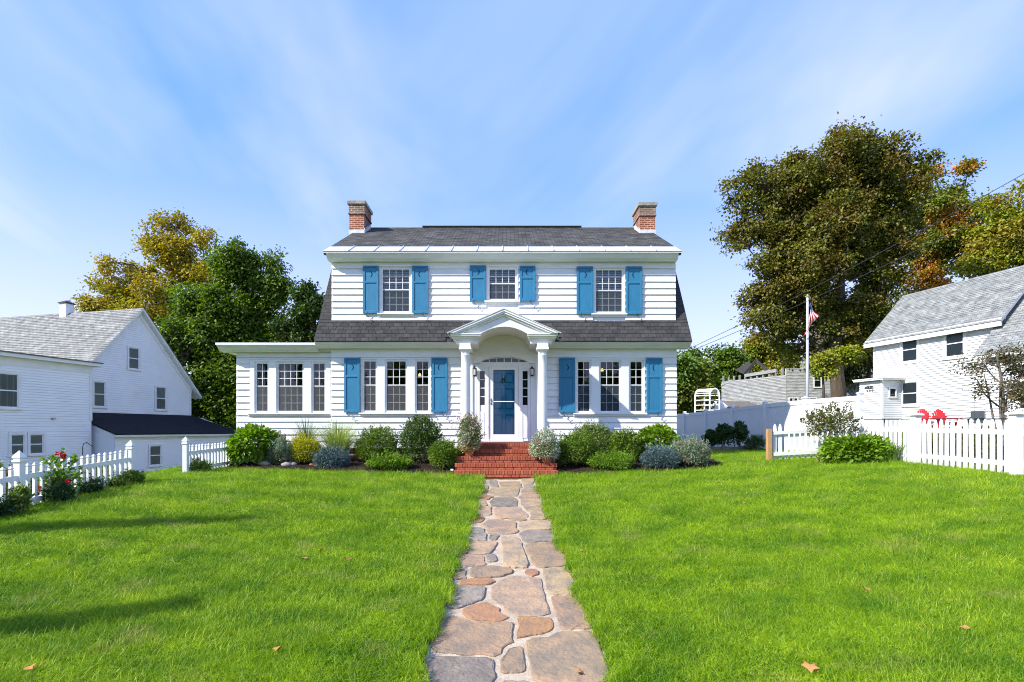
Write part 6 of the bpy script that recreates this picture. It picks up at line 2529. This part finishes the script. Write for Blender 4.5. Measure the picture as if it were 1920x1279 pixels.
# small multi-stemmed tree in the neighbour's yard
t = crown_tree('small_tree', 'small twiggy multi stemmed tree in front of the farmhouse', 1878, 16.5,
               [(1850, 690, 48, 32), (1890, 680, 45, 30), (1830, 720, 30, 22), (1880, 730, 45, 35), (1915, 720, 36, 60), (1860, 665, 20, 14), (1925, 680, 30, 30)],
               'leaf_dusky', 150, 19, .085, .15, 15, trunk_r=.05, bark='bark_pale', zbase=.6)
mb = MB()
for dx_, ex in ((-.08, -.45), (.07, .4), (.02, .05)):
    mb.tube([(dx_, 0, -.1), (dx_ + ex * .2, .05, .7), (ex * .6, .1, 1.5), (ex, .1, 2.3)], [.045, .035, .025, .012], 6)
mb.build('stem', 'bark_pale', t, local=True)
# trees across the street behind the viewer (seen in the window panes)
for src, x, y, sc, rz, lab in (('locust_tree', -20, -34, .85, .4, 'green tree across the street facing the sunroom'), ('green_tree', -9, -36, 1.0, 1.9, 'round green tree across the street facing the left windows'),
                               ('locust_tree', 2, -40, .8, 3.0, 'green tree across the street facing the front door'), ('green_tree', 12, -35, 1.1, 4.4, 'round green tree across the street facing the right windows'),
                               ('locust_tree', 24, -38, .9, 5.2, 'green tree across the street at the far right'), ('green_tree', -14, -44, 1.5, .9, 'tall round tree in the second row across the street, left'), ('locust_tree', 7, -48, 1.3, 2.2, 'tall tree in the second row across the street, middle'), ('green_tree', 19, -46, 1.5, 3.3, 'tall round tree in the second row across the street, right')):
    o = bpy.data.objects[src]
    c = o.copy()
    COL.objects.link(c)
    c.location = (x, y, g1(x, y))
    c.rotation_euler = (0, 0, rz)
    c.scale = (sc, sc, sc)
    tag(c, lab, 'tree', 'trees across the street')
    for ch in list(o.children):
        d_ = ch.copy()
        COL.objects.link(d_)
        d_.parent = c
# street trees outside the frame whose shadows fall over the lawn
for (x, y, s, lab) in ((-13.2, 3.05, 31, 'slender street tree at the left whose shadow crosses the lawn'), (-12.6, -.3, 32, 'slender street tree behind the viewer on the left')):
    rng = np.random.default_rng(s)
    zg = g1(x, y)
    t = thing('street_tree', lab, 'tree', (x, y, zg), group='street trees')
    mb = MB()
    Ht = 9.8
    mb.tube([(0, 0, -.2), (.05, .1, 3), (0, .05, 6), (.02, 0, Ht)], [.10, .085, .06, .02], 8)
    pts = []
    for k in range(60):
        z = 4.4 + 5.2 * k / 60
        a = k * 2.4
        l = .20 * (1 - (z - 4.4) / 5.4) + .05
        e = np.array([math.cos(a) * l, math.sin(a) * l, z + l * 1.2])
        mb.tube([(0, 0, z), tuple(e)], [.02, .006], 4)
        pts.append(e)
    mb.build('trunk', 'bark', t, local=True)
    cc = np.repeat(np.array(pts), 90, 0)
    P = cc + rng.normal(size=cc.shape) * .055
    V, F, T = leaves(P, unit(rng.normal(size=P.shape)), unit(rng.normal(size=P.shape)), .11, .08, rng)
    put('crown', fast_mesh('crown', V, F, 'tree_green', T), t, local=True)

# ================================================================== lawn
def lawn_mat(name):
    m, N, L = _new(name)
    out = N.new('ShaderNodeOutputMaterial')
    geo = N.new('ShaderNodeNewGeometry')
    at = N.new('ShaderNodeAttribute')
    at.attribute_name = 'tint'
    r = N.new('ShaderNodeValToRGB')
    e = r.color_ramp.elements
    e[0].position, e[0].color = 0.0, (.11, .245, .005, 1)
    e[1].position, e[1].color = 1.0, (.56, .62, .13, 1)
    x = e.new(.55)
    x.color = (.255, .44, .007, 1)
    x = e.new(.88)
    x.color = (.375, .53, .014, 1)
    L.new(at.outputs['Fac'], r.inputs[0])
    n = N.new('ShaderNodeTexNoise')
    n.inputs['Scale'].default_value = 1.5
    n.inputs['Detail'].default_value = 7
    n.inputs['Roughness'].default_value = .72
    mpn = N.new('ShaderNodeMapping')
    mpn.inputs['Scale'].default_value = (.8, 1.1, .0)
    L.new(geo.outputs['Position'], mpn.inputs[0])
    L.new(mpn.outputs[0], n.inputs['Vector'])
    mr = N.new('ShaderNodeMapRange')
    mr.inputs[1].default_value = .38
    mr.inputs[2].default_value = .64
    L.new(n.outputs[0], mr.inputs[0])
    mx = N.new('ShaderNodeMix')
    mx.data_type = 'RGBA'
    mx.blend_type = 'MULTIPLY'
    mx.inputs['Factor'].default_value = 1
    L.new(r.outputs[0], mx.inputs['A'])
    r2 = N.new('ShaderNodeValToRGB')
    e = r2.color_ramp.elements
    e[0].position, e[0].color = 0, (.55, .68, .68, 1)
    e[1].position, e[1].color = 1, (1.4, 1.2, 1.25, 1)
    L.new(mr.outputs[0], r2.inputs[0])
    L.new(r2.outputs[0], mx.inputs['B'])
    # a few dry straw patches
    n2 = N.new('ShaderNodeTexNoise')
    n2.inputs['Scale'].default_value = 1.7
    n2.inputs['Detail'].default_value = 3
    L.new(mpn.outputs[0], n2.inputs['Vector'])
    mr2 = N.new('ShaderNodeMapRange')
    mr2.inputs[1].default_value = .58
    mr2.inputs[2].default_value = .74
    mr2.inputs[4].default_value = .6
    L.new(n2.outputs[0], mr2.inputs[0])
    mx2 = N.new('ShaderNodeMix')
    mx2.data_type = 'RGBA'
    L.new(mr2.outputs[0], mx2.inputs['Factor'])
    L.new(mx.outputs['Result'], mx2.inputs['A'])
    mx2.inputs['B'].default_value = (.40, .40, .10, 1)
    b = N.new('ShaderNodeBsdfPrincipled')
    b.inputs['Roughness'].default_value = .45
    b.inputs['Specular IOR Level'].default_value = .3
    L.new(mx2.outputs['Result'], b.inputs['Base Color'])
    tr = N.new('ShaderNodeBsdfTranslucent')
    hs = N.new('ShaderNodeHueSaturation')
    hs.inputs['Value'].default_value = 1.25
    L.new(mx2.outputs['Result'], hs.inputs['Color'])
    L.new(hs.outputs[0], tr.inputs[0])
    ms = N.new('ShaderNodeMixShader')
    ms.inputs[0].default_value = .36
    L.new(b.outputs[0], ms.inputs[1])
    L.new(tr.outputs[0], ms.inputs[2])
    L.new(ms.outputs[0], out.inputs[0])
    MATS[name] = m


lawn_mat('lawn_blade')


def clump(nb, rad, h, w, seed, lean):
    rng = np.random.default_rng(seed)
    a = rng.uniform(0, 6.283, nb)
    r = rad * np.sqrt(rng.random(nb))
    bx, by = r * np.cos(a), r * np.sin(a)
    dirn = rng.uniform(0, 6.283, nb)
    hh = h * rng.uniform(.55, 1.15, nb)
    ln_ = lean * rng.uniform(.1, 1.0, nb) * hh
    ww = w * rng.uniform(.7, 1.2, nb)
    seg = 3
    V = np.empty((nb, seg + 1, 2, 3))
    fa = rng.uniform(0, 6.283, nb)
    for k in range(seg + 1):
        u = k / seg
        off = ln_ * u ** 1.8
        c = np.stack([bx + np.cos(dirn) * off, by + np.sin(dirn) * off, hh * u * (1 - .18 * u)], -1)
        s = np.stack([np.cos(fa), np.sin(fa), np.zeros(nb)], -1) * (ww * (1 - u ** 1.6 * .92) * .5)[:, None]
        V[:, k, 0] = c - s
        V[:, k, 1] = c + s
    ids = np.arange(nb)[:, None, None] * (seg + 1) * 2
    kk = np.arange(seg)[None, :, None] * 2
    F = (ids + kk + np.array([[[0, 1, 3, 2]]])).reshape(-1, 4)
    T = np.repeat(rng.random(nb), (seg + 1) * 2)
    return fast_mesh('clump', V.reshape(-1, 3), F, 'lawn_blade', T)


ccol = bpy.data.collections.new('lawn_clumps')
specs = [(20, .060, .058, .0046, 1, 1.0), (20, .060, .064, .0046, 2, 1.25), (20, .060, .048, .005, 3, 1.5), (14, .055, .085, .0042, 4, 1.35)]
for i, sp_ in enumerate(specs):
    o = bpy.data.objects.new('clump_%d' % i, clump(*sp_))
    ccol.objects.link(o)


def lawn_ok(x, y):
    pw_ = path_half(y) - .02 + .035 * np.sin(y * 3.1) + .03 * np.sin(y * 7.3 + 1) + .02 * np.sin(y * 17 + x)
    ok = np.abs(x - PATH_C) > pw_
    ok |= y > 13.36
    ok &= ~((x > SX0 - .03) & (x < SX1 + .03) & (y > 13.30))
    lim = np.where((x > 5.7) | (x < -7.4), 60.0, bed_front(x) + .04)
    ok &= y < lim
    ok &= ~((x > 7.0) & (x < 8.95) & (y > 18.8) & (y < 20.3))
    ok &= x < 9.9 + .0 * y
    ok &= ~((x < -7.55) & (y > 15.2) & (x > -9))
    return ok


zones = [(1.6, 3.0, 700, 1.15), (3.0, 5.5, 1500, 1.0), (5.5, 8.0, 950, 1.12), (8.0, 11.0, 560, 1.35), (11.0, 14.8, 400, 1.55)]
px_, py_, sc_ = [], [], []
rngL = np.random.default_rng(99)
for y0, y1, dens, s in zones:
    xl, xr = -max(7.9, 0) if y1 > 8 else -y1 * 1.05 - 1.7, min(9.95, y1 * 1.05 + 1.7)
    xl = max(xl, -9.5)
    n = int((xr - xl) * (y1 - y0) * dens)
    x = rngL.uniform(xl, xr, n)
    y = rngL.uniform(y0, y1, n)
    px_.append(x)
    py_.append(y)
    sc_.append(np.full(n, s))
# right side yard and the strip left of the fence
for x0, x1, y0, y1, dens, s in ((5.75, 9.9, 13.8, 22, 260, 1.6), (-13, -7.9, 6, 16, 120, 1.9), (9.9, 17, 8, 18, 60, 2.2)):
    n = int((x1 - x0) * (y1 - y0) * dens)
    x = rngL.uniform(x0, x1, n)
    y = rngL.uniform(y0, y1, n)
    px_.append(x)
    py_.append(y)
    sc_.append(np.full(n, s))
x, y, s = np.concatenate(px_), np.concatenate(py_), np.concatenate(sc_)
k = lawn_ok(x, y) | ((x > 9.9) & (x < 17)) | ((x < -7.9) & (y < 16))
x, y, s = x[k], y[k], s[k]
z = gz(x, y) - .004
# height swells in soft tufts and at the walk's edges
sw = .5 + .28 * np.sin(x * 1.9 + 1.3 * np.sin(y * 1.1)) * np.sin(y * 2.3 + 1.7 * np.sin(x * .8)) + .22 * np.sin(x * 6.1 + 2 * np.sin(y * 3.3)) * np.sin(y * 5.7 + 1.4 * np.sin(x * 4.1))
edge = np.exp(-((np.abs(x - PATH_C) - path_half(y)) / .10) ** 2) * (y < 13.3)
hsc = s * (.72 + .35 * sw + .45 * edge) * rngL.uniform(.8, 1.2, len(x))
pm_ = bpy.data.meshes.new('lawn')
pm_.vertices.add(len(x))
pm_.vertices.foreach_set('co', np.stack([x, y, z], -1).astype(np.float32).ravel())
a = pm_.attributes.new('rot', 'FLOAT_VECTOR', 'POINT')
# blades lean a little away from the sun-side breeze, in swirls
swirl = 1.6 * np.sin(x * .7 + 2 * np.sin(y * .5)) + 1.2 * np.sin(y * .9 - x * .4) + .9 * np.sin(x * 3.1 + 1.7 * np.sin(y * 2.2))
tilt = .5
rv = np.stack([tilt * np.sin(swirl) + rngL.normal(0, .16, len(x)), tilt * np.cos(swirl) + rngL.normal(0, .12, len(x)), rngL.uniform(0, 6.283, len(x))], -1)
a.data.foreach_set('vector', rv.astype(np.float32).ravel())
a = pm_.attributes.new('scl', 'FLOAT_VECTOR', 'POINT')
a.data.foreach_set('vector', np.stack([s * 1.05, s * 1.05, hsc * .92], -1).astype(np.float32).ravel())
a = pm_.attributes.new('pick', 'INT', 'POINT')
a.data.foreach_set('value', rngL.integers(0, 4, len(x)).astype(np.int32))
lawn = put('lawn', pm_)
lawn['kind'] = 'stuff'
lawn['label'] = 'sunlit mown green lawn on both sides of the stone walk'
lawn['category'] = 'grass'
ng = bpy.data.node_groups.new('lawn_scatter', 'GeometryNodeTree')
ng.interface.new_socket('Geometry', in_out='INPUT', socket_type='NodeSocketGeometry')
ng.interface.new_socket('Geometry', in_out='OUTPUT', socket_type='NodeSocketGeometry')
gi, go = ng.nodes.new('NodeGroupInput'), ng.nodes.new('NodeGroupOutput')
iop = ng.nodes.new('GeometryNodeInstanceOnPoints')
cin = ng.nodes.new('GeometryNodeCollectionInfo')
cin.inputs['Collection'].default_value = ccol
cin.inputs['Separate Children'].default_value = True
cin.inputs['Reset Children'].default_value = True


def named(nm, ty):
    q_ = ng.nodes.new('GeometryNodeInputNamedAttribute')
    q_.data_type = ty
    q_.inputs['Name'].default_value = nm
    return q_.outputs['Attribute']


e2r = ng.nodes.new('FunctionNodeEulerToRotation')
ng.links.new(named('rot', 'FLOAT_VECTOR'), e2r.inputs[0])
ng.links.new(gi.outputs[0], iop.inputs['Points'])
ng.links.new(cin.outputs[0], iop.inputs['Instance'])
iop.inputs['Pick Instance'].default_value = True
ng.links.new(named('pick', 'INT'), iop.inputs['Instance Index'])
ng.links.new(e2r.outputs[0], iop.inputs['Rotation'])
ng.links.new(named('scl', 'FLOAT_VECTOR'), iop.inputs['Scale'])
ng.links.new(iop.outputs[0], go.inputs[0])
md = lawn.modifiers.new('scatter', 'NODES')
md.node_group = ng

# fallen leaves
fl_spots = [(600, 1031, 'fallen orange leaf on the left lawn below the long shadow'), (652, 1048, 'fallen tan leaf on the left lawn right of two others'), (570, 1047, 'fallen leaf near the middle of the left lawn'), (520, 1216, 'fallen orange leaf low on the left lawn'),
            (1519, 1250, 'largest fallen orange leaf at the bottom of the right lawn'), (1087, 1242, 'fallen rust leaf lying on the big near flagstone'), (281, 1014, 'fallen orange leaf in the left lawn by the dark streak'), (1090, 1032, 'fallen leaf on the right lawn near the walk edge'),
            (1394, 943, 'fallen leaf high on the right lawn'), (1625, 1104, 'fallen leaf in the middle of the right lawn'), (1806, 1177, 'fallen pale leaf on the far right lawn'), (56, 1252, 'fallen brown leaf in the bottom left corner'), (366, 947, 'fallen leaf near the left fence opening')]
for i, (px, py, lab) in enumerate(fl_spots):
    k = (py - 805) / 1000
    Y = 1.5 / k
    for _ in range(12):
        Y = (1.2 - g1(PX(px, Y), Y) - .05) / k
    X = PX(px, Y)
    low = .055 if abs(X - PATH_C) > PATH_H else -.02
    big = 1.5 if 'largest' in lab else 1.0
    pts = []
    for q_ in range(10):
        aa = 2 * math.pi * q_ / 10
        r = .05 * big * (1.0 if q_ % 2 == 0 else .55)
        pts.append((r * math.cos(aa), r * .8 * math.sin(aa), .012 * math.sin(aa * 2)))
    V = np.array(pts + [(0, 0, .008)])
    F = np.array([(q_, (q_ + 1) % 10, 10) for q_ in range(10)])
    o = put('fallen_leaf', fast_mesh('fallen_leaf', V, F, 'leaf_fallen', np.full(11, (i * .37) % 1)), None, (X, Y, g1(X, Y) + low), (random.uniform(-.3, .3), random.uniform(-.3, .3), random.uniform(0, 6)))
    tag(o, lab, 'leaf', 'fallen leaves')
